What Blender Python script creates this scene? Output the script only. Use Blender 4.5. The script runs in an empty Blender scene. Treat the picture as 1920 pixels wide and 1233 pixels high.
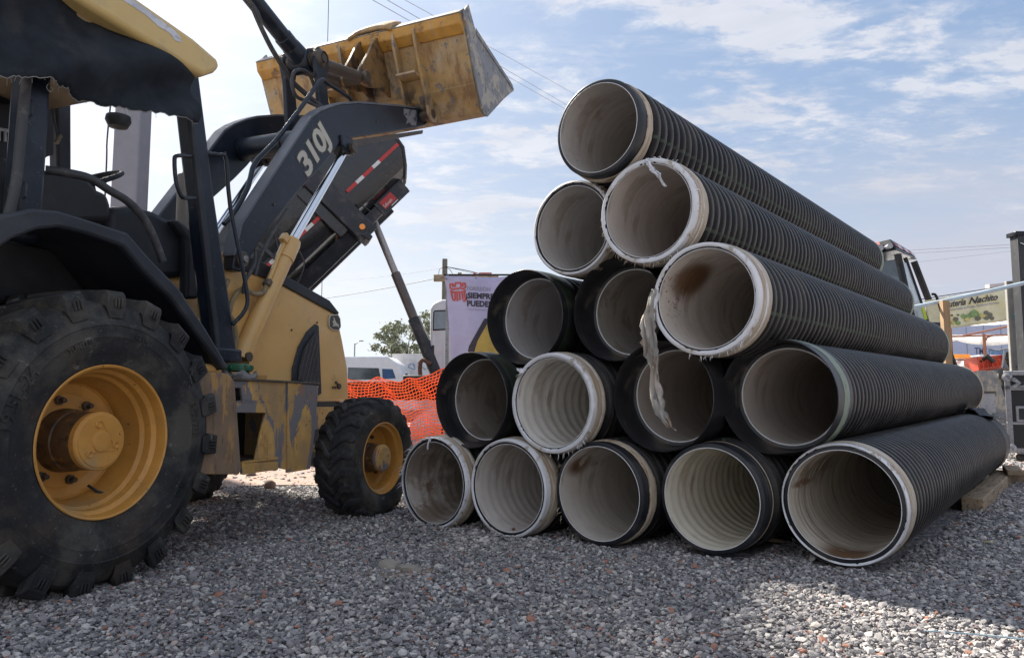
import bpy, bmesh, math, random
import numpy as np
from mathutils import Vector, Matrix
PI=math.pi; R=math.radians
random.seed(7); RNG=np.random.default_rng(11)
C=bpy.context.scene.collection; SC=bpy.context.scene

# ---------------------------------------------------------------- camera
cam=bpy.data.cameras.new('camera'); camo=bpy.data.objects.new('camera',cam); C.objects.link(camo)
cam.lens=25.61; cam.sensor_width=36; cam.clip_end=3000; cam.clip_start=.05
camo.location=(0,0,.80); camo.rotation_euler=(R(90+5.1),0,0); SC.camera=camo
SC.view_settings.view_transform='Standard'; SC.view_settings.look='None'
SC.view_settings.exposure=1.42; SC.view_settings.gamma=1
# ---------------------------------------------------------------- sun and sky
SUN_AZ=R(-41); SUN_EL=R(43)        # azimuth from +Y, negative = left of the view
sd=Vector((math.sin(SUN_AZ)*math.cos(SUN_EL),math.cos(SUN_AZ)*math.cos(SUN_EL),math.sin(SUN_EL)))
sl=bpy.data.lights.new('sun','SUN'); sl.energy=5.0; sl.angle=R(2.0); sl.color=(1,.93,.82)
so=bpy.data.objects.new('sun',sl); C.objects.link(so); so.rotation_euler=(-sd).to_track_quat('-Z','Y').to_euler()
w=bpy.data.worlds.new('World'); SC.world=w; w.use_nodes=True
nt=w.node_tree; N=nt.nodes; L=nt.links; N.clear()
def nd(t,**k):
    n=N.new(t)
    for a,b in k.items(): setattr(n,a,b)
    return n
def mth(op,a,b=None,clamp=False):
    n=nd('ShaderNodeMath',operation=op); n.use_clamp=clamp
    for i,v in enumerate((a,b)):
        if v is None: continue
        if hasattr(v,'links'): L.new(v,n.inputs[i])
        else: n.inputs[i].default_value=v
    return n.outputs[0]
def mixc(f,a,b):
    n=nd('ShaderNodeMix',data_type='RGBA')
    for i,v in ((0,f),(6,a),(7,b)):
        if hasattr(v,'links'): L.new(v,n.inputs[i])
        else: n.inputs[i].default_value=v if i==0 else (*v,1)
    return n.outputs[2]
sky=nd('ShaderNodeTexSky',sky_type='NISHITA'); sky.sun_disc=False; sky.sun_elevation=SUN_EL; sky.sun_rotation=SUN_AZ
sky.dust_density=2.0; sky.air_density=1.0; sky.ozone_density=2.0
tc=nd('ShaderNodeTexCoord'); sep=nd('ShaderNodeSeparateXYZ'); L.new(tc.outputs['Generated'],sep.inputs[0])
zz=mth('MAXIMUM',mth('ADD',sep.outputs[2],.12),.03)
px=mth('DIVIDE',sep.outputs[0],zz); py=mth('DIVIDE',sep.outputs[1],zz)
cmb=nd('ShaderNodeCombineXYZ'); L.new(px,cmb.inputs[0]); L.new(py,cmb.inputs[1])
def cl(scale,detail,rough,loc,sx=1,sy=1,dist=0,rot=0):
    mp=nd('ShaderNodeMapping'); mp.inputs['Location'].default_value=loc; mp.inputs['Scale'].default_value=(sx,sy,1); mp.inputs['Rotation'].default_value=(0,0,rot)
    L.new(cmb.outputs[0],mp.inputs[0])
    n=nd('ShaderNodeTexNoise'); n.inputs['Scale'].default_value=scale; n.inputs['Detail'].default_value=detail; n.inputs['Roughness'].default_value=rough; n.inputs['Distortion'].default_value=dist
    L.new(mp.outputs[0],n.inputs[0]); return n.outputs[0]
def ramp(v,a,b):
    n=nd('ShaderNodeMapRange'); n.interpolation_type='SMOOTHSTEP'; L.new(v,n.inputs[0]); n.inputs[1].default_value=a; n.inputs[2].default_value=b; return n.outputs[0]
big=cl(.55,4,.55,(3.1,1.7,0)); puffs=cl(2.5,8,.62,(.4,.9,0),1,1.5,.3,R(20)); wisp=cl(1.6,8,.62,(5.2,2.2,0),.35,1.9,.6,R(-35)); mack=cl(9,5,.6,(1,0,0),1,1.6,.2,R(25))
m1=mth('MULTIPLY',ramp(puffs,.47,.66),ramp(big,.38,.55))
m2=mth('MULTIPLY',ramp(wisp,.50,.78),.75)
m3=mth('MULTIPLY',mth('MULTIPLY',ramp(mack,.42,.66),ramp(puffs,.36,.58)),ramp(big,.38,.52))
mask=mth('MINIMUM',mth('ADD',mth('ADD',m1,m2),mth('MULTIPLY',m3,.8)),.92)
# nearness to the sun (bright veil of thin cloud round it)
dt=nd('ShaderNodeVectorMath',operation='DOT_PRODUCT'); L.new(tc.outputs['Generated'],dt.inputs[0]); dt.inputs[1].default_value=sd
near=mth('MAXIMUM',dt.outputs['Value'],0)
veil=mth('POWER',near,5.5)
veil2=mth('POWER',near,14)
lowleft=mth('MULTIPLY',ramp(mth('MULTIPLY',sep.outputs[0],-1),-.35,.55),ramp(mth('MULTIPLY',sep.outputs[2],-1),-.62,-.05))
skyb=nd('ShaderNodeVectorMath',operation='SCALE'); L.new(sky.outputs[0],skyb.inputs[0]); skyb.inputs[3].default_value=.085
elev=ramp(sep.outputs[2],0.0,.55)
base=mixc(elev,(.42,.49,.60),(.23,.345,.54))
base=mixc(.35,base,skyb.outputs[0])
cloudc=mixc(mth('MULTIPLY',veil,1.0,True),(.52,.54,.60),(.74,.75,.78))
cloudc=mixc(mth('MULTIPLY',ramp(cl(2.6,6,.6,(1.5,7,0),.8,1.4,.4,R(15)),.42,.62),.55),cloudc,(.42,.44,.51))
col=mixc(mask,base,cloudc)
bank=mth('MULTIPLY',mth('MULTIPLY',ramp(sep.outputs[0],.05,.55),ramp(mth('MULTIPLY',sep.outputs[2],-1),-.40,-.10)),ramp(cl(1.1,6,.6,(8,3,0),.6,1.3,.4,R(-20)),.30,.55))
col=mixc(mth('MULTIPLY',bank,.85),col,(.42,.43,.49))
hz=mixc(ramp(mth('MULTIPLY',sep.outputs[2],-1),-.30,.0),col,mixc(ramp(sep.outputs[0],-.2,.6),(.62,.68,.73),(.42,.43,.50)))
vl=mixc(mth('MINIMUM',mth('ADD',mth('MULTIPLY',veil,.55),mth('MULTIPLY',lowleft,.5)),.72),hz,(.66,.67,.70))
back=mth('MULTIPLY',ramp(mth('MULTIPLY',sep.outputs[1],-1),-.05,.5),ramp(sep.outputs[2],-.1,.1))  # unseen sky behind the camera, brightened as added frontal fill
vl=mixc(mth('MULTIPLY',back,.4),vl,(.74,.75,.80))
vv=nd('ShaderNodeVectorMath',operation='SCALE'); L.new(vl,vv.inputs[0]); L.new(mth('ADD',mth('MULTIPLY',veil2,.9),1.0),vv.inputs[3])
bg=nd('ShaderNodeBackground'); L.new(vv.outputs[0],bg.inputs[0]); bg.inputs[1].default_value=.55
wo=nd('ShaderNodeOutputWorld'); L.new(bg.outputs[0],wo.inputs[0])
w.cycles.sampling_method='MANUAL'; w.cycles.sample_map_resolution=512

# ---------------------------------------------------------------- materials
def M(name,base,rough=.6,metal=0.,layers=(),bump=None,var=.12,vscale=6,spec=.5,coat=0,alpha=1,trans=0,coords='Object',attr=None):
    m=bpy.data.materials.new(name); m.use_nodes=True; t=m.node_tree; n=t.nodes; l=t.links; p=n['Principled BSDF']
    p.inputs['Roughness'].default_value=rough; p.inputs['Metallic'].default_value=metal
    p.inputs['Specular IOR Level'].default_value=spec; p.inputs['Coat Weight'].default_value=coat
    p.inputs['Alpha'].default_value=alpha; p.inputs['Transmission Weight'].default_value=trans
    c=n.new('ShaderNodeTexCoord'); co=c.outputs[coords]
    def noise(scale,detail=4,ro=.6,dist=0,sc=(1,1,1),loc=(0,0,0)):
        mp=n.new('ShaderNodeMapping'); mp.inputs['Scale'].default_value=sc; mp.inputs['Location'].default_value=loc; l.new(co,mp.inputs[0])
        x=n.new('ShaderNodeTexNoise'); x.inputs['Scale'].default_value=scale; x.inputs['Detail'].default_value=detail; x.inputs['Roughness'].default_value=ro; x.inputs['Distortion'].default_value=dist
        l.new(mp.outputs[0],x.inputs[0]); return x.outputs[0]
    def mr(v,a,b,x=0,y=1,smooth=True):
        q=n.new('ShaderNodeMapRange'); q.interpolation_type='SMOOTHSTEP' if smooth else 'LINEAR'; l.new(v,q.inputs[0]); q.inputs[1].default_value=a; q.inputs[2].default_value=b; q.inputs[3].default_value=x; q.inputs[4].default_value=y; return q.outputs[0]
    def mul(a,b):
        q=n.new('ShaderNodeMath'); q.operation='MULTIPLY'; l.new(a,q.inputs[0])
        if hasattr(b,'links'): l.new(b,q.inputs[1])
        else: q.inputs[1].default_value=b
        return q.outputs[0]
    def mx(f,a,b):
        q=n.new('ShaderNodeMix'); q.data_type='RGBA'
        for i,v in ((0,f),(6,a),(7,b)):
            if hasattr(v,'links'): l.new(v,q.inputs[i])
            else: q.inputs[i].default_value=v if i==0 else (*v,1)
        return q.outputs[2]
    lo=tuple(x*(1-var) for x in base); hi=tuple(min(1,x*(1+var)) for x in base)
    cur=mx(mr(noise(vscale,5,.6),.3,.7),lo,hi)
    if attr:
        a=n.new('ShaderNodeAttribute'); a.attribute_name=attr['name']; rp=n.new('ShaderNodeValToRGB'); l.new(a.outputs['Fac'],rp.inputs[0])
        e=rp.color_ramp.elements
        while len(e)<len(attr['stops']): e.new(.5)
        for i,(ps,cc) in enumerate(attr['stops']): e[i].position=ps; e[i].color=(*cc,1)
        cur=mx(mr(noise(vscale*20,3),.3,.7,0,.35),rp.outputs[0],(.20,.19,.19))
    rr=None
    for ly in layers:
        v=mr(noise(ly.get('s',8),ly.get('d',6),ly.get('r',.65),ly.get('dist',0),ly.get('sc',(1,1,1)),ly.get('loc',(0,0,0))),ly['t'],ly['t']+ly.get('w',.08))
        if 'at' in ly:     # a stain with a place of its own: ellipsoid around a point in the part's own space
            vs=n.new('ShaderNodeVectorMath'); vs.operation='SUBTRACT'; l.new(co,vs.inputs[0]); vs.inputs[1].default_value=ly['at']
            vd=n.new('ShaderNodeVectorMath'); vd.operation='DIVIDE'; l.new(vs.outputs[0],vd.inputs[0]); vd.inputs[1].default_value=ly['rad']
            ln=n.new('ShaderNodeVectorMath'); ln.operation='LENGTH'; l.new(vd.outputs[0],ln.inputs[0])
            v=mul(v,mr(ln.outputs['Value'],.35,1.0,1,0))
        if 'a' in ly: v=mul(v,ly['a'])
        cur=mx(v,cur,ly['c'])
        if 'rough' in ly:
            if rr is None:
                q=n.new('ShaderNodeValue'); q.outputs[0].default_value=rough; rr=q.outputs[0]
            q=n.new('ShaderNodeMix'); l.new(v,q.inputs[0]); l.new(rr,q.inputs[2]); q.inputs[3].default_value=ly['rough']; rr=q.outputs[0]
    l.new(cur,p.inputs['Base Color'])
    if rr is not None: l.new(rr,p.inputs['Roughness'])
    if bump:
        prev=None
        for (s,st,ds) in bump:
            b=n.new('ShaderNodeBump'); b.inputs['Strength'].default_value=st; b.inputs['Distance'].default_value=ds
            l.new(noise(s,6,.6),b.inputs['Height'])
            if prev: l.new(prev,b.inputs['Normal'])
            prev=b.outputs[0]
        l.new(prev,p.inputs['Normal'])
    return m
DUST=(.17,.155,.14)
black=M('black_paint',(.008,.014,.025),.36,layers=[dict(c=(.045,.052,.066),s=3,t=.48,w=.28,a=.65,rough=.8),dict(c=(.16,.15,.14),s=30,t=.62,w=.08,a=.5,rough=.8),dict(c=(.10,.06,.045),s=22,t=.70,w=.04,a=.6),dict(c=(.30,.28,.26),s=75,t=.735,w=.02,a=.8)],bump=[(40,.08,.01)],var=.25,spec=.4)
blacktop=M('faded_black_plastic',(.016,.020,.028),.6,layers=[dict(c=(.07,.072,.078),s=3,t=.47,w=.3,a=.55,rough=.85),dict(c=(.2,.19,.18),s=60,t=.70,w=.03,a=.8)],bump=[(120,.08,.005)],var=.2)
darkpl=M('dark_plastic',(.016,.018,.022),.55,layers=[dict(c=(.06,.06,.062),s=5,t=.5,w=.2,a=.5,rough=.8)],var=.2)
yellow=M('yellow_paint',(.64,.385,.13),.34,layers=[dict(c=(.54,.39,.19),s=2.2,t=.42,w=.3,a=.55,rough=.6),dict(c=(.30,.19,.08),s=9,t=.60,w=.12,a=.45,rough=.7),dict(c=(.09,.07,.06),s=45,t=.70,w=.03,a=.85)],bump=[(5,.05,.02)],var=.08,vscale=3,coat=.15)
ywear=M('worn_yellow_paint',(.50,.30,.095),.5,layers=[dict(c=(.27,.19,.12),s=3,t=.46,w=.18,a=.65,sc=(1,1,.7)),dict(c=(.14,.145,.17),s=4.2,t=.505,w=.035,a=.93,dist=1.0,sc=(1.4,1,.55),rough=.55),dict(c=(.30,.14,.05),s=9,t=.56,w=.12,a=.7,loc=(3,2,1),sc=(1,1,.6)),dict(c=(.12,.10,.09),s=14,t=.60,w=.05,a=.7,sc=(2.5,1,.3),loc=(7,2,1)),dict(c=(.45,.42,.38),s=26,t=.66,w=.05,a=.5,sc=(2,1,.5)),dict(c=(.05,.045,.045),s=35,t=.62,w=.04,a=.8)],bump=[(25,.15,.01)],var=.15)
flapm=M('scraped_rusty_flap',(.20,.135,.085),.6,layers=[dict(c=(.42,.24,.07),s=4,t=.54,w=.06,a=.8,sc=(1.2,1,.5)),dict(c=(.13,.135,.15),s=5,t=.52,w=.12,a=.85,sc=(2,1,.3),loc=(2,0,3)),dict(c=(.06,.045,.035),s=16,t=.56,w=.08,a=.7,sc=(2,1,.4)),dict(c=(.36,.33,.29),s=30,t=.64,w=.05,a=.5,sc=(2,1,.3))],bump=[(20,.2,.01)],var=.2)
ysteel=M('bucket_yellow_paint',(.41,.265,.11),.5,layers=[dict(c=(.42,.35,.26),s=2.5,t=.42,w=.18,a=.8,rough=.7),dict(c=(.20,.11,.055),s=4,t=.48,w=.18,a=.85,sc=(1,1.8,.45),rough=.75,loc=(1,0,2)),dict(c=(.05,.035,.028),at=(-.15,.05,-.05),rad=(.7,.45,.55),s=5,t=.40,w=.2,a=.9),dict(c=(.06,.045,.035),at=(.05,-.45,-.30),rad=(.4,.5,.25),s=7,t=.42,w=.2,a=.8),dict(c=(.16,.155,.16),s=11,t=.60,w=.03,a=.9,rough=.6),dict(c=(.06,.05,.05),s=50,t=.66,w=.04,a=.9)],bump=[(14,.15,.015),(60,.1,.005)],var=.15)
sidest=M('scraped_steel',(.22,.215,.215),.55,.15,layers=[dict(c=(.42,.36,.28),s=4,t=.50,w=.05,a=.85,dist=.5),dict(c=(.09,.075,.065),s=9,t=.56,w=.08,a=.8),dict(c=(.45,.27,.10),s=6,t=.62,w=.04,loc=(4,1,0))],bump=[(20,.2,.01)],var=.2)
wheely=M('wheel_yellow_paint',(.56,.27,.055),.42,layers=[dict(c=(.36,.20,.06),s=4,t=.45,w=.25,a=.6,rough=.7),dict(c=(.10,.055,.03),s=38,t=.655,w=.03,a=.95,rough=.8),dict(c=(.33,.24,.13),s=2.5,t=.58,w=.1,a=.6,rough=.8)],bump=[(60,.06,.004)],var=.12)
hubbr=M('greasy_hub_metal',(.11,.065,.035),.5,layers=[dict(c=(.34,.19,.05),s=12,t=.55,w=.1,a=.7),dict(c=(.03,.025,.022),s=16,t=.5,w=.12,a=.8)],bump=[(60,.15,.004)])
rubber=M('tyre_rubber',(.017,.018,.020),.78,layers=[dict(c=(.080,.076,.064),s=4,t=.44,w=.2,a=.8),dict(c=(.085,.06,.04),s=2.5,t=.52,w=.15,a=.6,loc=(4,4,4)),dict(c=(.22,.21,.19),s=4,t=.64,w=.02,a=.45,dist=4,sc=(1,.6,1)),dict(c=(.13,.12,.10),s=70,t=.6,w=.1,a=.6)],bump=[(90,.2,.004),(12,.12,.01)],var=.25,spec=.35)
rubberf=M('tread_rubber',(.020,.021,.024),.8,layers=[dict(c=(.085,.08,.075),s=8,t=.48,w=.18,a=.7),dict(c=(.12,.11,.10),s=60,t=.58,w=.1,a=.5)],bump=[(50,.3,.005)],var=.25,spec=.35)
chrome=M('chrome_rod',(.75,.76,.78),.09,1.0,var=.03)
steel=M('bare_steel',(.28,.27,.26),.45,.7,layers=[dict(c=(.15,.09,.06),s=20,t=.55,w=.1,a=.7)],bump=[(60,.1,.004)])
grease=M('greasy_steel',(.075,.06,.048),.5,.2,layers=[dict(c=(.20,.15,.10),s=14,t=.55,w=.12,a=.7)],bump=[(40,.2,.006)])
silver=M('silver_decal',(.50,.46,.38),.4,.2,var=.05)
decdark=M('decal_outline',(.05,.05,.05),.5)
clothm=M('black_cloth',(.020,.025,.032),.9,layers=[dict(c=(.05,.052,.056),s=4,t=.5,w=.2,a=.6)],bump=[(260,.25,.003),(7,.25,.03)],var=.3,spec=.2)
clothe=M('frayed_thread',(.22,.21,.19),.95)
hose=M('rubber_hose',(.04,.042,.046),.6,layers=[dict(c=(.11,.105,.10),s=9,t=.5,w=.15,a=.7)],bump=[(80,.2,.003)])
hosey=M('dusty_hose',(.25,.19,.10),.6,layers=[dict(c=(.10,.09,.08),s=12,t=.5,w=.12,a=.8)])
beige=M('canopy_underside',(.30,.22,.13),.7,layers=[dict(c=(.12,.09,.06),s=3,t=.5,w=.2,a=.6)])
roofy=M('canopy_yellow',(.60,.43,.17),.45,layers=[dict(c=(.42,.32,.17),s=3,t=.5,w=.2,a=.6)],var=.06)
decw=M('torn_sticker',(.55,.56,.60),.5,layers=[dict(c=(.35,.33,.33),s=30,t=.55,w=.05,a=.6)])
# pipes
pipeb=M('black_polyethylene',(.016,.018,.023),.36,layers=[dict(c=(.085,.075,.065),s=5,t=.47,w=.22,a=.55,rough=.75),dict(c=(.11,.10,.09),s=90,t=.58,w=.12,a=.35,rough=.8)],bump=[(120,.06,.003)],var=.25,spec=.4)
pipec=M('corrugated_polyethylene',(.008,.008,.010),.40,layers=[dict(c=(.12,.105,.085),s=2.2,t=.50,w=.22,a=.32,rough=.7),dict(c=(.14,.125,.105),s=70,t=.60,w=.1,a=.25,rough=.8)],bump=[(150,.08,.002)],var=.25,spec=.25)
bellm=M('bell_polyethylene',(.014,.015,.018),.42,layers=[dict(c=(.15,.115,.085),s=6,t=.54,w=.14,a=.6,rough=.85,sc=(1,.8,.8)),dict(c=(.08,.07,.06),s=14,t=.5,w=.2,a=.4,sc=(5,.5,.5))],bump=[(9,.12,.02)],var=.3)
greenb=M('algae_tinted_polyethylene',(.022,.030,.022),.45,layers=[dict(c=(.075,.10,.06),s=4,t=.46,w=.2,a=.7,rough=.8)],var=.3)
greens=M('pale_green_band',(.23,.27,.21),.6,layers=[dict(c=(.07,.09,.06),s=14,t=.56,w=.1,a=.7)])
greenstripe=M('faded_green_stripe',(.030,.048,.028),.5,layers=[dict(c=(.014,.015,.014),s=6,t=.46,w=.15,a=.95)])
def crest_sheen(m):  # paints the sheen of the rib crests as a lighter, patchy colour
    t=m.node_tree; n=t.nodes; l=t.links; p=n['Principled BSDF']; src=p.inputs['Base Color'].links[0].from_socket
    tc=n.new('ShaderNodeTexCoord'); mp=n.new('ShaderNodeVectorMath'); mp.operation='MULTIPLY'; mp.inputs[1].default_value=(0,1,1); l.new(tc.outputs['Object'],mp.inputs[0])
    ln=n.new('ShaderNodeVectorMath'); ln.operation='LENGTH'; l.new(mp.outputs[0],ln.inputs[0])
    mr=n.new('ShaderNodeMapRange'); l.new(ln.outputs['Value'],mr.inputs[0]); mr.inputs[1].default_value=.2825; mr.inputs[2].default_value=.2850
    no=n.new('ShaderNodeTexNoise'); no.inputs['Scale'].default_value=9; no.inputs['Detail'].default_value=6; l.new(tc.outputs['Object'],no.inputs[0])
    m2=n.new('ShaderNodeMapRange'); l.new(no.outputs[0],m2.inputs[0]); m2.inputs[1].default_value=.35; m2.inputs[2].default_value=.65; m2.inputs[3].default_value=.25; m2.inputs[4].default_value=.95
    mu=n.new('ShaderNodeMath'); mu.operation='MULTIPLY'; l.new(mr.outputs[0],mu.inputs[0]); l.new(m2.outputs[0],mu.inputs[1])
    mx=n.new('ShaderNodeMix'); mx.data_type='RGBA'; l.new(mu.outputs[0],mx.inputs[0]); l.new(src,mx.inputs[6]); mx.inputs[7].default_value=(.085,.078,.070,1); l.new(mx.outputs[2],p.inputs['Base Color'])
crest_sheen(pipec)
wrapw=M('white_wrap_film',(.66,.66,.68),.42,layers=[dict(c=(.46,.42,.36),s=5,t=.50,w=.16,a=.7,rough=.6),dict(c=(.30,.23,.15),s=9,t=.60,w=.06,a=.8),dict(c=(.10,.08,.07),s=22,t=.66,w=.02,a=.9,dist=2)],bump=[(14,.2,.004),(60,.2,.002)],var=.06)
wrapb=M('dirty_wrap_film',(.46,.39,.30),.5,layers=[dict(c=(.30,.20,.12),s=3,t=.50,w=.1,a=.75,sc=(14,1,1)),dict(c=(.10,.08,.07),s=7,t=.62,w=.04,a=.85,sc=(9,1,1))],bump=[(30,.3,.005)],var=.12)
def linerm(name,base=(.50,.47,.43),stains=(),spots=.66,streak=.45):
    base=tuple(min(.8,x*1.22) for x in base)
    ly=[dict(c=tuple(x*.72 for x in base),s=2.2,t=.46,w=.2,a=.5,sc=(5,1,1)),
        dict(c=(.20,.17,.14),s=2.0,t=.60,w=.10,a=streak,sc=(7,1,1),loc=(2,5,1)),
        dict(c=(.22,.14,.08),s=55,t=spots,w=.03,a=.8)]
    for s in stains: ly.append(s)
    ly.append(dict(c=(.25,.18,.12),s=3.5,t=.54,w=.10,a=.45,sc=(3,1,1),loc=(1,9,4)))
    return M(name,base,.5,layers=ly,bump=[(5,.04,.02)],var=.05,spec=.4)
whiterim=M('white_rim_edge',(.72,.72,.72),.5,var=.03)
# yard
wood=M('weathered_timber',(.30,.22,.14),.8,layers=[dict(c=(.10,.075,.05),s=6,t=.5,w=.12,a=.8,sc=(1,9,9)),dict(c=(.30,.26,.22),s=3,t=.55,w=.1,a=.6,sc=(1,6,6))],bump=[(40,.3,.006)],var=.2)
woodp=M('tan_timber_post',(.34,.22,.12),.75,layers=[dict(c=(.22,.13,.07),s=4,t=.5,w=.1,a=.6,sc=(9,9,1))],var=.1)
orange=M('orange_plastic_net',(.90,.23,.045),.5,layers=[dict(c=(.95,.30,.12),s=3,t=.5,w=.2,a=.6)],var=.1)
orange.node_tree.nodes['Principled BSDF'].inputs['Subsurface Weight'].default_value=0
_t=orange.node_tree; _a=_t.nodes.new('ShaderNodeAddShader'); _tr=_t.nodes.new('ShaderNodeBsdfTranslucent'); _tr.inputs[0].default_value=(.50,.14,.02,1); _t.links.new(_t.nodes['Principled BSDF'].outputs[0],_a.inputs[0]); _t.links.new(_tr.outputs[0],_a.inputs[1]); _t.links.new(_a.outputs[0],_t.nodes['Material Output'].inputs[0])
whitep=M('white_vehicle_paint',(.62,.63,.66),.35,layers=[dict(c=(.48,.47,.46),s=2,t=.5,w=.2,a=.5)],var=.04)
scuff=M('scuffed_arm_paint',(.17,.175,.19),.5,layers=[dict(c=(.012,.018,.03),s=16,t=.54,w=.05,a=.9)],var=.15)
glass=M('dark_window_glass',(.05,.065,.075),.08,var=.2,spec=.8)
glassg=M('hazy_window_glass',(.22,.27,.30),.25,layers=[dict(c=(.36,.38,.38),s=3,t=.5,w=.2,a=.6)],spec=.7)
blueg=M('blue_tinted_glass',(.05,.10,.20),.1,spec=.8)
blkv=M('black_vehicle_steel',(.009,.011,.015),.28,layers=[dict(c=(.06,.055,.05),s=2.5,t=.5,w=.2,a=.6,rough=.7)],bump=[(2,.12,.05)],var=.2,spec=.25)
bodyb=M('dump_body_paint',(.008,.011,.015),.2,layers=[dict(c=(.05,.045,.036),s=1.6,t=.52,w=.15,a=.5,rough=.7),dict(c=(.10,.08,.06),s=14,t=.62,w=.05,a=.5)],bump=[(1.6,.25,.06)],var=.3,coat=.4)
frameb=M('dusty_frame_paint',(.018,.022,.030),.5,layers=[dict(c=(.12,.10,.09),s=4,t=.5,w=.2,a=.6)],var=.2)
red=M('red_reflector',(.42,.03,.03),.4,var=.1)
refw=M('white_reflector',(.62,.62,.62),.4,var=.05)
amber=M('amber_lens',(.85,.30,.04),.3,var=.05)
rust=M('rusty_chain',(.12,.06,.04),.8,bump=[(60,.3,.01)])
concr=M('concrete',(.30,.285,.265),.85,layers=[dict(c=(.20,.19,.18),s=2.5,t=.48,w=.2,a=.7),dict(c=(.13,.12,.115),s=8,t=.60,w=.08,a=.6)],bump=[(14,.3,.02)],var=.12)
concl=M('pale_concrete',(.42,.38,.36),.85,layers=[dict(c=(.30,.27,.26),s=3,t=.5,w=.2,a=.6)],var=.1)
pillm=M('galvanised_column',(.22,.22,.25),.6,layers=[dict(c=(.30,.25,.22),s=1.6,t=.52,w=.15,a=.6)],var=.06)
banl=M('lilac_banner_vinyl',(.53,.50,.72),.5,layers=[dict(c=(.60,.58,.78),s=1.3,t=.5,w=.2,a=.6,sc=(1,1,2))],bump=[(3,.5,.06)],var=.05)
bany=M('yellow_banner_print',(.60,.42,.10),.5,layers=[dict(c=(.36,.24,.06),s=5,t=.5,w=.1,a=.5)],bump=[(3,.5,.06)],var=.1)
ink=M('black_ink',(.05,.045,.06),.6); inkr=M('red_ink',(.60,.10,.09),.6); inkg=M('grey_ink',(.35,.33,.40),.6); inkb=M('blue_ink',(.10,.26,.50),.6); inkbk=M('dark_blue_ink',(.09,.11,.20),.6)
fbanm=M('cream_banner_vinyl',(.66,.62,.42),.5,layers=[dict(c=(.70,.60,.22),s=2.2,t=.50,w=.15,a=.8,sc=(1,1,2)),dict(c=(.72,.72,.66),s=3,t=.52,w=.2,a=.6)],bump=[(4,.4,.05)],var=.06)
vegg=M('printed_green',(.22,.33,.13),.6,var=.3,vscale=30); vegd=M('printed_dark',(.15,.15,.11),.6,var=.3,vscale=40); vegy=M('printed_yellow',(.55,.48,.18),.6,var=.2)
tentm=M('white_tent_canvas',(.70,.70,.70),.7,bump=[(2,.4,.08)],var=.05)
_t=tentm.node_tree; _a=_t.nodes.new('ShaderNodeAddShader'); _tr=_t.nodes.new('ShaderNodeBsdfTranslucent'); _tr.inputs[0].default_value=(.45,.45,.44,1); _t.links.new(_t.nodes['Principled BSDF'].outputs[0],_a.inputs[0]); _t.links.new(_tr.outputs[0],_a.inputs[1]); _t.links.new(_a.outputs[0],_t.nodes['Material Output'].inputs[0])
tubr=M('red_brown_tube',(.22,.09,.06),.6,var=.2)
trlm=M('trailer_panel',(.42,.46,.60),.5,layers=[dict(c=(.36,.40,.54),s=1.5,t=.5,w=.2,a=.5)],var=.05)
wallw=M('white_painted_wall',(.58,.57,.58),.7,layers=[dict(c=(.45,.43,.42),s=2.5,t=.52,w=.15,a=.6)],var=.06)
redpl=M('red_plastic_crate',(.45,.07,.04),.45,var=.15)
caseb=M('case_laminate',(.012,.013,.016),.5,layers=[dict(c=(.05,.05,.05),s=7,t=.55,w=.1,a=.6)],var=.2)
casem=M('case_aluminium',(.30,.30,.32),.42,.6,layers=[dict(c=(.12,.12,.13),s=20,t=.55,w=.08,a=.7)],var=.15)
bluem=M('pale_blue_cable_sleeve',(.42,.50,.56),.5)
wirem=M('cable_black',(.03,.03,.03),.6); wiref=M('weathered_cable',(.30,.30,.33),.7)
dirtm=M('clay_clod',(.24,.17,.13),.95,bump=[(20,.5,.02)],var=.25)
rockm=M('concrete_rubble',(.30,.27,.23),.9,layers=[dict(c=(.20,.15,.10),s=8,t=.5,w=.1,a=.7)],bump=[(25,.5,.01)],var=.15)
leafm=M('dry_yellow_leaf',(.35,.30,.05),.7)
plasb=M('black_plastic_sheet',(.014,.014,.017),.3,bump=[(9,.5,.03)])
greenc=M('green_cap_plastic',(.015,.10,.045),.5,layers=[dict(c=(.10,.12,.09),s=20,t=.55,w=.1,a=.7)])
grpl=M('dusty_plastic_bag',(.16,.155,.15),.5,bump=[(40,.6,.01)])
bark=M('tree_bark',(.10,.08,.06),.9); leaf=M('pale_tree_foliage',(.20,.22,.14),.7,var=.35,vscale=3)

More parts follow.
